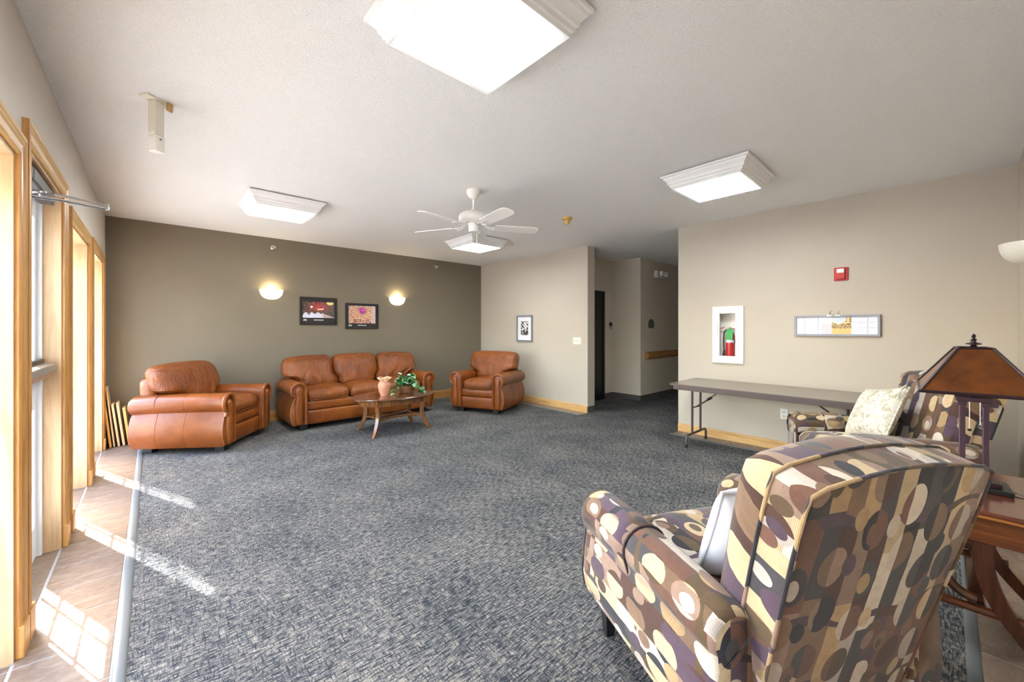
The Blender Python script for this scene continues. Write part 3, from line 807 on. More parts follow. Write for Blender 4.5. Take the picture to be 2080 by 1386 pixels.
t = wallthing('emergency_light', 'white two-headed emergency light high on the hall wall', 'emergency light', 7.55, 3.93, 2.47, '-y')
bxs((-.17, .13, -.075, 0, -.075, .075)).build('housing', 'ivory_plastic', t, smooth=False, bevel=.02)
for x in (-.02, .15):
    B().lathe([(.03, 0), (.05, .012), (.052, .05), (.044, .056), (.03, .05), (0, .047)], 18).xf(Matrix.Translation((x, -.07, .01)) @ Matrix.Rotation(PI/2, 4, 'X')).build('lamp_head', 'white_plastic', t)
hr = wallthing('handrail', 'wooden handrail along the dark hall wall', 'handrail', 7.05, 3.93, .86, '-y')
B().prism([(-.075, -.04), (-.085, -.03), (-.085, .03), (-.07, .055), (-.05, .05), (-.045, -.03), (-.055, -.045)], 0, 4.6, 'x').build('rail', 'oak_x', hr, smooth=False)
bxs((0, 4.6, -.02, 0, -.07, .07)).build('backing_rail', 'oak_x', hr, smooth=False, bevel=.003)
for x in (.15, 1.4, 2.65, 3.9): bxs((x-.02, x+.02, -.05, -.02, -.035, .03)).build('bracket', 'oak_x', hr, smooth=False, bevel=.004)
bxs((-.018, 0, -.082, 0, -.065, .055)).build('end_return', 'oak_x', hr, smooth=False, bevel=.004)

# ================================================================== LEATHER SEATING
def arm_profile(W, side):
    """closed (x,z) outline of a rolled arm, from the inner foot up around the scroll; side=+1 right"""
    xi = W/2-.235; xo = W/2-.045
    pts = [(xi, .07), (xi, .36), (xi+.002, .47), (xi+.006, .53)]
    cx, cz, r = xi+.108, .553, .103
    for i in range(13):
        a = PI - .15 - i/12*(PI*1.28)
        pts.append((cx+r*math.cos(a)*1.06, cz+r*math.sin(a)))
    pts += [(xo-.035, .455), (xo-.012, .40), (xo+.012, .32), (xo+.022, .24), (xo+.016, .15), (xo-.012, .09), (xo-.02, .07)]
    return [(side*x, z) for x, z in pts]
def leather_seat(name, label, cat, loc, rz, W, nseat, group=None):
    t = thing(name, label, cat, loc, rz, group)
    D0, D1 = -.45, .45       # front (-y) and back
    xi = W/2-.235
    for sd in (-1, 1):
        pf = arm_profile(W, sd)
        cxm = sum(p[0] for p in pf)/len(pf); czm = sum(p[1] for p in pf)/len(pf)
        rings = []
        n = len(pf)
        for y, k, dz in ((D1-.03, .97, -.02), (D1-.06, 1, -.012), (.2, 1, -.004), (-.05, 1, .0), (-.25, 1, .002), (D0+.05, 1, 0), (D0+.02, .992, 0), (D0+.006, .965, 0), (D0, .92, 0)):
            rings.append([(cxm+(x-cxm)*k, y, czm+(z-czm)*k+dz*(z > .4)) for x, z in pf])
        a = B().grid(rings, True, (True, True)).build('armrest', 'leather', t, angle=60)
        # welt band around the scroll and a raised centre panel
        B().tube([(cxm+(x-cxm)*.84, D0-.004, czm+(z-czm)*.945) for x, z in pf[:19]], [.021]*17+[.018, .013], 8).build('scroll_band', 'leather', t)
        core = [(xi+.062, .085), (xi+.064, .25), (xi+.068, .38), (xi+.072, .47)]
        for i in range(9):
            a_ = PI - .2 - i/8*(PI*1.1); core.append((xi+.112+.042*math.cos(a_), .545+.042*math.sin(a_)))
        core += [(xi+.142, .46), (xi+.150, .38), (xi+.162, .25), (xi+.148, .12), (xi+.135, .085)]
        mx_ = xi+.108
        def sc2(k): return [(sd*(mx_+(x-mx_)*k), .32+(z-.32)*(1-(1-k)*.3)) for x, z in core]
        B().grid([[(x, D0+.01, z) for x, z in sc2(1)], [(x, D0-.012, z) for x, z in sc2(1)], [(x, D0-.026, z) for x, z in sc2(.88)], [(x, D0-.032, z) for x, z in sc2(.6)]], True, (False, True)).build('front_panel', 'leather', t, angle=60)
        B().tube([(cxm+(x-cxm)*.975, D0+.006, czm+(z-czm)*.975) for x, z in pf[1:-1]], .006, 6).build('piping', 'seam_light', a)
        # seams over the outside of the arm
        for y in (-.08, .18):
            seam = [(x+(sd*.0 if i < 16 else 0), y, z) for i, (x, z) in enumerate(pf[4:])]
            B().tube([(cxm+(x-cxm)*1.0, y, z) for x, y, z in seam], .0022, 5).build('seam', 'seam', a)
    # base rails
    bw = xi+.01
    B().soft(bw, .03, .062, .026, (0, D0+.05, .325), (0, .012, 0), 8).build('upper_front_rail', 'leather', t)
    B().soft(bw, .03, .098, .028, (0, D0+.045, .165), (0, .012, 0), 8).build('lower_front_rail', 'leather', t)
    bxs((-bw, bw, D0+.06, D1-.06, .07, .33)).build('seat_base', 'leather', t, smooth=False)
    sm = B()
    ns = 2 if nseat == 1 else 8
    for i in range(ns):
        x = -bw + 2*bw*(i+1)/(ns+1)
        sm.tube([(x, D0+.0095, .09), (x, D0+.003, .165), (x, D0+.0095, .24)], .002, 5)
        sm.tube([(x, D0+.016, .28), (x, D0+.008, .325), (x, D0+.016, .37)], .002, 5)
    sm.build('rail_seams', 'seam_light', t)
    # seat cushions
    for i in range(nseat):
        w = xi*2/nseat; xc = -xi + w*(i+.5)
        def sfn(q): return (q.x, q.y, q.z + .012*math.sin(q.x*9+i)*max(0, q.z*12))
        c = B().soft(w/2-.004, .34, .078, .06, (xc, D0+.36, .452), (0, .015, .035), 12, sfn).build('seat_cushion', 'leather_soft', t)
        cs = B()
        for k in ((-1, 1) if nseat == 1 else (-1, 1)):
            xx = xc + k*w/6
            cs.tube([(xx, D0+.018, .40), (xx, D0+.006, .44), (xx, D0+.008, .48), (xx, D0+.03, .52), (xx, D0+.08, .545), (xx, D0+.2, .556)], .0022, 5)
        cs.build('cushion_seams', 'seam', c)
        B().tube([(xc-w/2+.03, D0+.012, .402), (xc-w/2+.03, D0+.012, .40), (xc+w/2-.03, D0+.012, .40)], .004, 6).build('cushion_piping', 'seam', c)
    # back frame (rear outside) and cushions
    def bfn(q):
        z = q.z; k = 1 if z < 0 else 1 + .0*z
        return (q.x*k, q.y + .10*(q.z)*.6, q.z)
    B().soft(W/2-.13, .085, .36, .07, (0, D1-.13, .47), (0, .01, .01), 10, bfn).build('back_frame', 'leather', t)
    nb = nseat
    for i in range(nb):
        half = (W/2-.055); w = 2*half/nb
        xs, xe = -half + w*i, -half + w*(i+1)
        xc = (xs+xe)/2
        lo = -xi + 2*xi/nb*i; hi_ = -xi + 2*xi/nb*(i+1)
        def cfn(q, xs=xs, xe=xe, lo=lo, hi_=hi_, w=w, xc=xc):
            f = (q.x + w/2)/w
            z = q.z
            s = max(0, min(1, (-z-.02)/.10))          # 0 at shoulders, 1 under the arm line
            s = s*s*(3-2*s)
            X0 = (xs*(1-s)+lo*s)-xc; X1 = (xe*(1-s)+hi_*s)-xc
            x = X0 + f*(X1-X0)
            y = q.y + .30*z + .012*math.sin(f*21+i*2)*math.exp(-((z+.08)/.12)**2)*(1 if q.y < 0 else 0)
            top = -.03*abs(2*(xc+x)/(2*half))**4 - (.015*(2*f-1)**4 if nb > 1 else 0)
            return (x, y, z + (top if z > 0 else 0))
        cu = B().soft(w/2-.003, .105, .235, .088, (xc, .175, .735), (0, .045, .012), 16, cfn).build('back_cushion', 'leather_soft', t)
        cs = B()
        for k in ((-.30, .30) if nb == 1 else (-.22, .22)):
            pts = []
            for j in range(9):
                z = -.17+j*.045; yy = -.105-.045*(1-(z/.235)**2)*.9
                pts.append((xc + k*(1+z*1.2)*w*.62, .175+yy+.30*z, .735+z))
            cs.tube(pts, .0022, 5)
        cs.build('cushion_seams', 'seam', cu)
    for x in (-1, 1):
        for y in (D0+.10, D1-.12):
            bxs((x*(W/2-.2)-.05, x*(W/2-.2)+.05, y-.045, y+.045, 0, .072)).build('foot', 'feet', t, smooth=False, bevel=.004)
    return t
leather_seat('leather_armchair', 'caramel leather armchair at left by the tall windows, seen from its side', 'armchair', (.47, 6.045, 0), math.radians(53.5), 1.06, 1).scale = (1, 1.10, 1)
leather_seat('leather_sofa', 'caramel leather three-seat sofa with rolled arms against the dark wall', 'sofa', (2.43, 6.28, 0), 0, 2.22, 3)
leather_seat('leather_armchair', 'caramel leather armchair in the right corner, turned toward the coffee table', 'armchair', (4.33, 5.36, 0), math.radians(-66), 1.04, 1).scale = (1, 1.03, 1)

# ================================================================== COFFEE TABLE
ct = thing('coffee_table', 'oval wooden coffee table with curved legs in front of the leather sofa', 'table', (2.46, 5.12, 0))
def oval(a, b_, z, n=48): return [(a*math.cos(2*PI*i/n), b_*math.sin(2*PI*i/n), z) for i in range(n)]
B().grid([oval(.54, .36, .452), oval(.572, .392, .458), (oval(.58, .40, .466)), oval(.576, .396, .476), oval(.56, .38, .482), oval(.54, .36, .483)], True, (True, True)).build('tabletop', 'coffee_top', ct, angle=50)
B().grid([oval(.48, .315, .375), oval(.484, .32, .38), oval(.484, .32, .452)], True, (True, False)).build('apron', 'coffee', ct, angle=50)
for sx in (-1, 1):
    for sy in (-1, 1):
        r = []
        for i in range(13):
            f = i/12; z = .46*(1-f)
            o_ = -.05*math.sin(f*PI) + .05*f*f
            cx_, cy__ = sx*(.352+o_), sy*(.228+o_*.7)
            w = .032-.010*f; dx, dy = sx*.8, sy*.6; ln = 1
            px_, py_ = -dy, dx
            r.append([(cx_+dx*a*w+px_*c_*w*.9, cy__+dy*a*w+py_*c_*w*.9, z) for a, c_ in ((-1, -1), (1, -1), (1, 1), (-1, 1))])
        B().grid(r, True, (True, True)).build('leg', 'coffee', ct, smooth=True, angle=50, bevel=.003)
        bxs((sx*.335-.034, sx*.335+.034, sy*.24-.03, sy*.24+.03, .372, .455)).build('corner_block', 'coffee', ct, smooth=False, bevel=.004)
for sy in (-1, 1):
    B().tube([(-.30, sy*.185, .19), (-.1, sy*.09, .19), (.1, sy*.09, .19), (.30, sy*.185, .19)], .022, 8, flat=.8).build('stretcher', 'coffee', ct)
for sx in (-1, 1):
    B().tube([(sx*.31, -.19, .19), (sx*.26, 0, .19), (sx*.31, .19, .19)], .020, 8, flat=.8).build('stretcher', 'coffee', ct)
CTZ = .483
# vase with pierced rim
vz = thing('terracotta_vase', 'terracotta vase with a pierced wavy rim on the left of the coffee table', 'vase', (2.30, 5.08, CTZ))
B().lathe([(0, 0), (.048, 0), (.05, .008), (.07, .06), (.082, .11), (.084, .14), (.074, .17), (.052, .195), (.05, .2), (.046, .195), (.068, .165), (.074, .14), (.06, .08), (.04, .012), (0, .012)], 28).build('body', 'terracotta', vz)
rim = B()
for i in range(5):
    a0 = i*2*PI/5; pts = []
    for j in range(13):
        q = j/12; a = a0+q*2*PI/5; r_ = .05+.034*math.sin(q*PI); pts.append((r_*math.cos(a), r_*math.sin(a), .198+.038*math.sin(q*PI)))
    rim.tube(pts, .008, 8)
rim.tube([(.05*math.cos(i*PI/10), .05*math.sin(i*PI/10), .198) for i in range(20)], .007, 8, True)
rim.tube([((.084+.006*math.cos(5*i*PI/20))*math.cos(i*PI/20), (.084+.006*math.cos(5*i*PI/20))*math.sin(i*PI/20), .236-.008*math.cos(5*i*PI/20)) for i in range(40)], .007, 8, True)
rim.build('pierced_rim', 'terrarim', vz)
# ivy in a basket
iv = thing('potted_ivy', 'trailing variegated ivy in a woven basket on the coffee table', 'plant', (2.64, 5.12, CTZ))
B().lathe([(0, 0), (.085, 0), (.10, .02), (.108, .07), (.112, .10), (.104, .10), (.098, .06), (.09, .03), (0, .03)], 24).build('basket', 'basket', iv)
bk = B()
for z in (.02, .045, .07, .095): bk.tube([((.1+z*.12)*math.cos(i*PI/12), (.1+z*.12)*math.sin(i*PI/12), z+.004*(i % 2)) for i in range(24)], .005, 6, True)
bk.build('woven_bands', 'basket', iv)
def leafmesh(s):
    b = B()
    L = [(0, 0, 0), (.35, .28, .05), (.62, .5, .02), (.85, .3, .0), (1.25, 0, -.12), (.85, -.3, .0), (.62, -.5, .02), (.35, -.28, .05)]
    mid_ = [(0, 0, 0), (.35, 0, .0), (.7, 0, -.03), (1.25, 0, -.12)]
    b.v = [tuple(c*s for c in q) for q in (L + mid_[1:3])]
    for q in ((0, 8, 1), (1, 8, 9, 2), (2, 9, 3), (3, 9, 4), (4, 9, 5), (5, 9, 6), (6, 9, 8, 7), (7, 8, 0)): b.face(list(q))
    return b
lm = []
for k_, mt in enumerate(('leafA', 'leafB', 'leafC', 'leafB')):
    o = leafmesh(.044+.005*k_).build('leaf', mt, iv); lm.append(o.data); o.location = (.03*k_-.04, .02*k_, .17+.02*k_)
rl = random.Random(11)
stems = B()
nleaf = 0
for k in range(24):
    a = k*2.399; up = .10+.14*rl.random(); rad = .07+.13*rl.random()
    if k % 6 == 0: rad += .06; up = .06
    P0 = Vector((.03*math.cos(a), .03*math.sin(a), .08)); P1 = Vector((rad*.6*math.cos(a), rad*.6*math.sin(a), .10+up)); P2 = Vector((rad*math.cos(a)*1.15, rad*math.sin(a), .13+up*.25 if rad < .16 else .03))
    pts = [P0*(1-f)**2+P1*2*f*(1-f)+P2*f*f for f in [i/8 for i in range(9)]]
    stems.tube(pts, .0022, 5)
    for j in range(2, 9):
        for sd in (-1, 1):
            if rl.random() < .32: continue
            o = bpy.data.objects.new('leaf', lm[rl.choice((0, 0, 1, 2, 0, 3, 2))]); C.objects.link(o); o.parent = iv
            q = pts[j]; o.location = (q.x+rl.uniform(-.01, .01), q.y+rl.uniform(-.01, .01), max(q.z, .016)+rl.uniform(0, .012))
            o.rotation_euler = (rl.uniform(-.5, .5), rl.uniform(-.5, .9), a+sd*1.1+rl.uniform(-.6, .6)); sc_ = rl.uniform(.75, 1.15); o.scale = (sc_, sc_, sc_); nleaf += 1
stems.build('stems', 'stem', iv)

# ================================================================== FOLDING TABLE
ft = thing('folding_table', 'long brown laminate folding table standing along the beige wall', 'table', (4.855, 1.325, 0))
fx, fy = .385, .875
B().prism([(-fx+.03, -fy), (fx-.03, -fy), (fx, -fy+.03), (fx, fy-.03), (fx-.03, fy), (-fx+.03, fy), (-fx, fy-.03), (-fx, -fy+.03)], .724, .742, 'z').build('tabletop', 'table_laminate', ft, smooth=False, bevel=.002)
eg = B(); ring_ = [(-fx-.003, -fy+.03), (-fx+.03, -fy-.003), (fx-.03, -fy-.003), (fx+.003, -fy+.03), (fx+.003, fy-.03), (fx-.03, fy+.003), (-fx+.03, fy+.003), (-fx-.003, fy-.03)]
eg.grid([[(x, y, .722) for x, y in ring_], [(x, y, .7405) for x, y in ring_]], True).build('edge_band', 'brownmetal', ft, smooth=False)
ap = B(); q = .04
for (a, b_, c, d_) in ((-fx+q, -fx+q+.006, -fy+q, fy-q), (fx-q-.006, fx-q, -fy+q, fy-q), (-fx+q, fx-q, -fy+q, -fy+q+.006), (-fx+q, fx-q, fy-q-.006, fy-q)): ap.box(a, b_, c, d_, .672, .724)
ap.build('steel_apron', 'brownmetal', ft, smooth=False, bevel=.002)
for sg in (-1, 1):
    yy = sg*(fy-.165)
    lg = B()
    lg.tube([(-.275, yy, .0), (-.275, yy, .09), (-.262, yy, .122), (-.235, yy, .135), (.235, yy, .135), (.262, yy, .122), (.275, yy, .09), (.275, yy, 0)], .0135, 10)
    lg.build('leg_frame', 'brownmetal', ft)
    for x in (-.115, .115):
        B().tube([(x, yy, .135), (x, yy, .70)], .0125, 10).build('leg_post', 'brownmetal', ft)
    B().tube([(-.20, yy, .69), (.20, yy, .69)], .010, 8).build('pivot_bar', 'brownmetal', ft)
    B().tube([(0, yy, .44), (0, yy-sg*.17, .565)], .009, 8).build('lower_brace', 'brownmetal', ft)
    B().tube([(-.115, yy, .44), (.115, yy, .44)], .008, 8).build('brace_crossbar', 'brownmetal', ft)
    for x in (-.015, .015):
        B().tube([(x, yy-sg*.13, .545), (x, yy-sg*.32, .69)], .005, 8).build('upper_brace', 'brownmetal', ft)
    B().tube([(0, yy-sg*.13, .54), (0, yy-sg*.175, .572)], .016, 10).build('locking_ring', 'black', ft)
    for x in (-.275, .275): B().lathe([(0, 0), (.016, 0), (.016, .035), (.0135, .036)], 12, (x, yy, 0)).build('foot_cap', 'black', ft)

# ================================================================== PATTERNED RECLINERS
def recliner(label, loc, rz):
    t = thing('patterned_recliner', label, 'armchair', loc, rz, 'patterned recliners')
    Fb = 'fabric'
    # arms
    for sd in (-1, 1):
        cx_ = .385
        def prof(k, zt):
            xi, xo = cx_-.075*k, cx_+.072*k
            P_ = [(xi, .20), (xi, .40), (xi, zt-.10), (xi-.006, zt-.06)]
            for i in range(11):
                a = PI-.1 - i/10*(PI*1.12)
                P_.append((cx_+.088*k*math.cos(a), zt-.085+.085*k*math.sin(a)))
            P_ += [(xo+.004, zt-.125), (xo, zt-.16), (xo+.012, .38), (xo+.018, .27), (xo+.008, .20), (xo-.015, .165), (xi+.02, .165)]
            return P_
        rings = []
        for y, k, zt, fl_ in ((.36, .80, .60, 0), (.34, .95, .605, 0), (.27, 1, .61, 0), (.1, 1, .62, 0), (-.1, 1, .625, 0), (-.28, 1, .628, 0), (-.38, 1.0, .625, 0), (-.415, .97, .618, 0), (-.43, .88, .605, 0)):
            rings.append([(sd*x, y, z) for x, z in prof(k, zt)])
        am = B().grid(rings, True, (True, True), uoff=.13*sd, voff=.4).build('armrest', Fb, t, angle=70)
        # arm cap draped over the front half
        rc = []
        for y, zt in ((-.07, .6245), (-.15, .6275), (-.28, .6285), (-.38, .6265), (-.425, .619), (-.440, .607)):
            pr = []
            for i in range(15):
                a = PI+.25 - i/14*(PI*1.32)
                g = 1.0 if y > -.40 else (.985 if y > -.43 else .93)
                pr.append((sd*(cx_+(.0935*g)*math.cos(a)), y, zt-.085+(.0905*g)*math.sin(a) - (.05 if i in (0,) else .03 if i == 14 else 0)))
            rc.append(pr)
        ac = B().grid(rc, False, uoff=.53, voff=.91*sd).build('arm_cover', Fb, t, angle=70)
        so = ac.modifiers.new('thick', 'SOLIDIFY'); so.thickness = .004; so.offset = 1
        B().tube([rc[0][i] for i in range(15)], .004, 6).build('arm_cover_hem', 'fabric_hem', ac)
        # lower front facing with piping
        pf = prof(1, .625)
        B().tube([(sd*(cx_+(x-cx_)*.97), -.425, z*.99+.004) for x, z in pf[:-2]], .005, 6).build('arm_piping', 'fabric', am)
    # seat
    bxs((-.30, .30, -.36, .32, .17, .36)).build('seat_base', Fb, t, smooth=False)
    B().soft(.302, .03, .115, .028, (0, -.395, .285), (0, .012, 0), 8).build('footrest_panel', Fb, t)
    B().soft(.298, .33, .072, .06, (0, -.10, .415), (0, .02, .028), 12).build('seat_cushion', Fb, t)
    # back: outline in its own leaning plane
    def outline(s=1.0, dz=0):
        P_ = []
        wt, wb_ = .336*s, .285*s
        zb, zt = -.16, .74
        for i in range(13): f = i/12; P_.append((-(wb_+(wt-wb_)*min(1, f*1.15)**.8), zb+(zt-.07-zb)*f))
        P_.append((-wt*.985, zt-.035))
        for i in range(1, 16):
            f = i/16; x = -wt*.965+2*wt*.965*f; P_.append((x, zt-.022+.036*math.sin(f*PI)))
        P_.append((wt*.985, zt-.035))
        for i in range(12, -1, -1): f = i/12; P_.append(((wb_+(wt-wb_)*min(1, f*1.15)**.8), zb+(zt-.07-zb)*f))
        return P_
    lean = math.radians(14.3); ob = Vector((.02, .27, .322)); RB = Matrix.Translation(ob) @ Matrix.Rotation(-lean, 4, 'X')
    def ringat(y, s=1.0, zs=1.0): return [(x*s, y, (z-.37)*zs+.37) for x, z in outline()]
    ol = ringat(0)
    # rear panel: fan from concentric rings so the UVs stay planar
    def panel(y0, bulge, name, rev=False):
        b = B(); N = 7; n = len(ol); rg = []
        for k in range(N+1):
            f = 1-k/N*.96
            rg.append([(x*f, y0+bulge*(1-f*f), (z-.37)*f+.37) for x, _, z in ol])
        k0 = 0
        for r_ in rg: b.v += r_
        for j in range(N):
            for i in range(n):
                a, c = j*n+i, j*n+(i+1) % n
                fc = [a, c, c+n, a+n]
                if rev: fc.reverse()
                b.face(fc, [(b.v[q][0]+.2, b.v[q][2]+.1+(.37 if rev else 0)) for q in fc])
        fc = [N*n+i for i in range(n)]
        if rev: fc.reverse()
        b.face(fc, [(b.v[q][0]+.2, b.v[q][2]+.1+(.37 if rev else 0)) for q in fc])
        return b.xf(RB).build(name, Fb, t, angle=60)
    panel(.10, .012, 'rear_panel', True)
    bxg = B().grid([ringat(.10), ringat(.06, 1.006, 1.003), ringat(.0, 1.0)], True, uoff=.07, voff=.33).xf(RB).build('back_boxing', Fb, t, angle=60)
    # plump front of the back
    fb = B(); n = len(ol)
    rgs = [ringat(.0, 1.0), ringat(-.03, 1.01, .99), ringat(-.065, 1.0, .975), ringat(-.095, .965, .95), ringat(-.115, .90, .90), ringat(-.128, .78, .82), ringat(-.134, .5, .6), ringat(-.134, .1, .15)]
    for r_ in rgs: fb.v += r_
    for q_ in range(len(rgs)-1):
        for i in range(n):
            a, c = q_*n+i, q_*n+(i+1) % n
            k_ = 1.0 if q_ > 2 else 0
            fb.face([a, c, c+n, a+n], [(fb.v[q][0]*(1+(fb.v[q][1]+.134)*.9)+.6, fb.v[q][2]*(1+(fb.v[q][1]+.134)*.7)+.18) for q in (a, c, c+n, a+n)])
    fb.face([(len(rgs)-1)*n+i for i in range(n)], [(fb.v[(len(rgs)-1)*n+i][0]+.6, fb.v[(len(rgs)-1)*n+i][2]+.18) for i in range(n)])
    fb.xf(RB).build('back_cushion', Fb, t, angle=75)
    for y, nm in ((.10, 'rear_piping'), (.0, 'front_piping')):
        B().tube([(x*1.004, y, (z-.37)*1.004+.37) for x, _, z in ol], .0055, 8).xf(RB).build(nm, 'fabric', bxg)
    B().grid([[(x, y, z) for x, z in ((-.27, .17), (.27, .17), (.27, .40), (-.27, .40))] for y in (.24, .30)], True, (True, True), uoff=.4).build('rear_skirt', Fb, t, smooth=False)
    for sx in (-1, 1):
        for y in (-.36, .30):
            r = [[(sx*.375+a*w, y+c*w, z) for a, c in ((-1, -1), (1, -1), (1, 1), (-1, 1))] for z, w in ((0, .018), (.17, .03))]
            B().grid(r, True, (True, True)).build('leg', 'feet', t, smooth=False)
    return t
M['fabric_hem'] = plain('plum_hem', (70, 54, 60), .8)
R1L, R1A = (1.70, .54, 0), math.radians(153.3)
R2L, R2A = (4.20, .37, 0), math.radians(214)
recliner('retro oval patterned recliner nearest the camera, seen from behind', R1L, R1A)
recliner('retro oval patterned recliner in the corner holding the ivory pillow', R2L, R2A)

def local(o_loc, rz, p):
    c, s_ = math.cos(rz), math.sin(rz)
    return (o_loc[0]+p[0]*c-p[1]*s_, o_loc[1]+p[0]*s_+p[1]*c, o_loc[2]+p[2])
def pillow(name, label, loc, eul, s, mat, pipe, cat='pillow'):
    b = B(); N = 14
    def pt(u, v, sg):
        e = (1-u**4)*(1-v**4); th = .075*e**.62 if e > 0 else 0
        k = 1-.055*(1-abs(u)**2)*(abs(v)**3); k2 = 1-.055*(1-abs(v)**2)*(abs(u)**3)
        return (u*s/2*k2, v*s/2*k, sg*th)
    for sg in (1, -1):
        k0 = len(b.v)
        for j in range(N+1):
            for i in range(N+1): b.v.append(pt(math.sin((i/N-.5)*PI), math.sin((j/N-.5)*PI), sg))
        for j in range(N):
            for i in range(N):
                q = [k0+j*(N+1)+i, k0+j*(N+1)+i+1, k0+(j+1)*(N+1)+i+1, k0+(j+1)*(N+1)+i]
                if sg < 0: q.reverse()
                b.face(q)
    t = bpy.data.objects.new(name, None); C.objects.link(t); t.location = loc; t.rotation_euler = eul
    tag(t, label, cat)
    b.build('pillow_body', mat, t)
    ed = [pt(u, -1, 1) for u in [math.sin((i/N-.5)*PI) for i in range(N)]] + [pt(1, v, 1) for v in [math.sin((i/N-.5)*PI) for i in range(N)]] + [pt(-u, 1, 1) for u in [math.sin((i/N-.5)*PI) for i in range(N)]] + [pt(-1, -v, 1) for v in [math.sin((i/N-.5)*PI) for i in range(N)]]
    B().tube(ed, .007, 8, True).build('piping', pipe, t)
    return t
def orient(zdir, xdir):
    z = Vector(zdir).normalized(); x = Vector(xdir); x = (x-z*x.dot(z)).normalized(); y = z.cross(x)
    return Matrix((x, y, z)).transposed().to_euler()
# pillow on the near recliner (leans on the back, behind the left arm) and ivory one on the far recliner
f1 = Vector((math.sin(R1A), -math.cos(R1A), 0)); r1 = Vector((math.cos(R1A), math.sin(R1A), 0))
p = local(R1L, R1A, (.06, .10, .655))
pillow('white_pillow', 'plain white piped pillow tucked against the back of the nearest recliner', p, orient(f1 + Vector((0, 0, .35)), r1), .37, 'white_cotton', 'white_cotton')
f2 = Vector((math.sin(R2A), -math.cos(R2A), 0)); r2 = Vector((math.cos(R2A), math.sin(R2A), 0))
p2 = local(R2L, R2A, (-.06, .02, .71))
ip = pillow('ivory_pillow', 'ivory damask pillow with a corner tassel on the far recliner', p2, orient(f2 + Vector((0, 0, .55)), r2 + Vector((0, 0, .25))), .44, 'damask', 'damask')
ts = B()
for i in range(9):
    a = i*2*PI/9
    ts.tube([(.205, .205, 0), (.225+.004*math.cos(a), .215+.004*math.sin(a), .03), (.238+.008*math.cos(a), .17+.008*math.sin(a), .06), (.24+.012*math.cos(a), .10+.012*math.sin(a), .06+.01*math.sin(a))], .005, 6)
ts.build('tassel', 'damask', ip)

# ================================================================== END TABLE + LAMP
TX0, TX1, TY0, TY1, TZ = 2.47, 3.17, -.365, .20, .645
et = thing('end_table', 'dark cherry end table with scrolled legs beside the near recliner', 'table', ((TX0+TX1)/2, (TY0+TY1)/2, 0))
w2, l2 = (TX1-TX0)/2, (TY1-TY0)/2
bxs((-w2, w2, -l2, l2, TZ-.018, TZ)).build('tabletop', 'endtop', et, smooth=False, bevel=.006)
bxs((-w2+.006, w2-.006, -l2+.006, l2-.006, TZ-.032, TZ-.018)).build('edge_moulding', 'endedge', et, smooth=False, bevel=.005)
bxs((-w2+.02, w2-.02, -l2+.02, l2-.02, TZ-.135, TZ-.032)).build('apron', 'endapron', et, smooth=False, bevel=.003)
for sx in (-1, 1):
    for sy in (-1, 1):
        # near-side legs sweep outward from the middle, the others stand at the corner
        r = []
        for i in range(17):
            f = i/16; z = (TZ-.135)*(1-f)
            y = (-.02-.245*f**1.7+.03*math.sin(f*PI)) if sy < 0 else (l2-.06-.05*math.sin(f*PI)+.03*f*f)
            hw = .030; r.append([(sx*(w2-.055)+a*.024, y+c*hw, z) for a, c in ((-1, -1), (1, -1), (1, 1), (-1, 1))])
        B().grid(r, True, (True, True)).build('leg', 'endwood', et, smooth=True, angle=50, bevel=.003)
    pts = []
    for i in range(17):
        a = PI*.5-i/16*PI
        pts.append((sx*(w2-.055), .0+.10*math.cos(a), .375+.115*math.sin(a)))
    B().tube(pts, .018, 8, flat=1.1).build('scroll_brace', 'endwood', et)
    pts = [(x, -.045-(y-.0)*.5, z) for x, y, z in pts]
    B().tube([(sx*(w2-.055), -.12, .22), (sx*(w2-.055), l2-.06, .22)], .018, 8).build('side_rail', 'endapron', et)
for z in (.22, .47): bxs((-w2+.06, w2-.06, -.025, .025, z-.02, z+.02)).build('centre_stretcher', 'endwood', et, smooth=False, bevel=.004)

lp = thing('table_lamp', 'mission style table lamp with an amber mica shade on the end table', 'lamp', (2.835, -.083, TZ), math.radians(3))
sy = .075
B().prism([(-.085, -.11), (.085, -.11), (.085, .11), (-.085, .11)], 0, .022, 'z').build('base', 'black', lp, smooth=False, bevel=.005)
B().prism([(-.055, -.08), (.055, -.08), (.055, .08), (-.055, .08)], .022, .04, 'z').build('base_step', 'lamp_dark', lp, smooth=False, bevel=.004)
for k in (-1, 1):
    bxs((-.012, .012, k*.036-.010, k*.036+.010, .04, .385)).build('post', 'lamp_purple', lp, smooth=False, bevel=.003)
    bxs((-.019, .019, k*.036-.015, k*.036+.015, .375, .395)).build('post_cap', 'lamp_purple', lp, smooth=False, bevel=.003)
bxs((-.025, .025, -.060, .060, .395, .417)).build('crossbar', 'lamp_purple', lp, smooth=False, bevel=.003)
bxs((-.012, .012, -.012, .012, .417, .62)).build('stem', 'lamp_dark', lp, smooth=False, bevel=.002)
zb, zt = .452, .645
hb, ht = (.235, .178), (.075, .052)
crn = [(-1, -1), (1, -1), (1, 1), (-1, 1)]
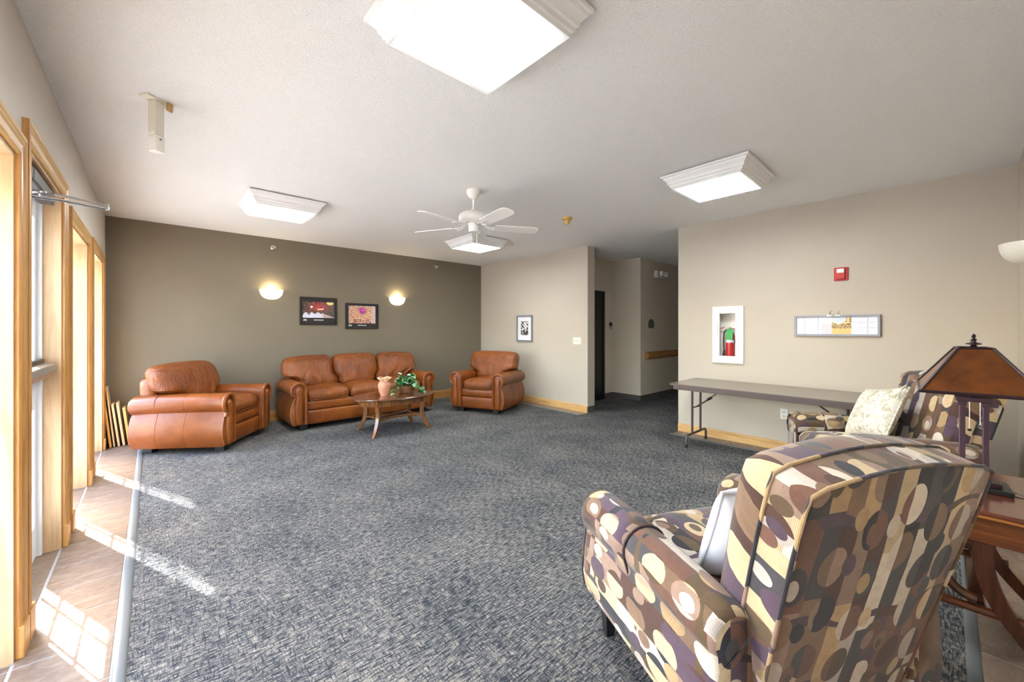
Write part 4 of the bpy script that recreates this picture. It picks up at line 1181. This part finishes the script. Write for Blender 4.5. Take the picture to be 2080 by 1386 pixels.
for i in range(4):
    a, c = crn[i], crn[(i+1) % 4]
    P0, P1 = (a[0]*hb[0], a[1]*hb[1], zb), (c[0]*hb[0], c[1]*hb[1], zb)
    P2, P3 = (c[0]*ht[0], c[1]*ht[1], zt), (a[0]*ht[0], a[1]*ht[1], zt)
    q = B(); n = (Vector(P1)-Vector(P0)).cross(Vector(P3)-Vector(P0)).normalized()*-.003
    q.v = [P0, P1, P2, P3] + [tuple(Vector(z)+n) for z in (P0, P1, P2, P3)]
    for fc in ((0, 1, 2, 3), (7, 6, 5, 4), (0, 4, 5, 1), (1, 5, 6, 2), (2, 6, 7, 3), (3, 7, 4, 0)): q.face(list(fc))
    q.build('shade_panel', 'mica', lp, smooth=False)
    B().tube([P0, P3], .0065, 6).build('shade_rib', 'lamp_dark', lp)
    bb = B().tube([P0, P1], .008, 6); bb.build('shade_rim', 'lamp_dark', lp)
    B().tube([P3, P2], .006, 6).build('shade_top_rim', 'lamp_dark', lp)
B().lathe([(.008, 0), (.02, 0), (.012, .008), (.008, .014), (.026, .018), (.026, .021), (.010, .026), (.007, .034), (.012, .038), (.006, .044), (.005, .05), (.009, .056), (.004, .063), (0, .068)], 18, (0, 0, zt)).build('finial', 'lamp_dark', lp)
for k, (y, zz) in enumerate(((-.018, .29), (.014, .27))):
    B().tube([(-.02, y, .40), (-.02, y, zz)], .0015, 5).build('pull_chain', 'satin', lp)
    B().lathe([(0, 0), (.008, -.003), (.006, -.009), (0, -.012)], 12, (-.02, y, zz)).build('chain_bob', 'lamp_dark' if k else 'satin', lp)
# power cord of the lamp lies on the table
B().tube([(-.01, -.10, .012), (-.05, -.16, .004), (-.06, -.21, .004), (-.02, -.26, .004)], .003, 6).build('power_cord', 'black', lp)

# ================================================================== LEANING BOARDS
bl_ = [('tall pale board leaning in the window corner, leftmost and tallest', -.372, .70, .020, 'boardB', 0),
       ('narrow pale board beside the tallest one in the window corner', -.338, .69, .014, 'boardA', .01),
       ('short pale board leaning third from the tall window', -.302, .49, .020, 'boardA', .0),
       ('short pale board with a rounded top, fourth from the tall window', -.262, .50, .022, 'boardA', .015),
       ('short yellow board closest to the leather armchair', -.215, .44, .024, 'boardB', .0)]
for i, (lb, x, hh, th, mt, dy) in enumerate(bl_):
    t = thing('wooden_board', lb, 'board', (x, 6.50+dy, 0), 0, 'boards leaning in the corner')
    t.rotation_euler = (0, -math.radians(5.5 if i < 2 else 6.5), 0)
    t.location.z = .0
    bxs((0, th, 0, .22, .004, hh)).build('board_panel', mt, t, smooth=False, bevel=.004)
    bxs((-.002, th+.003, .012, .20, hh, hh+.012)).build('top_cap', mt, t, smooth=False, bevel=.003)
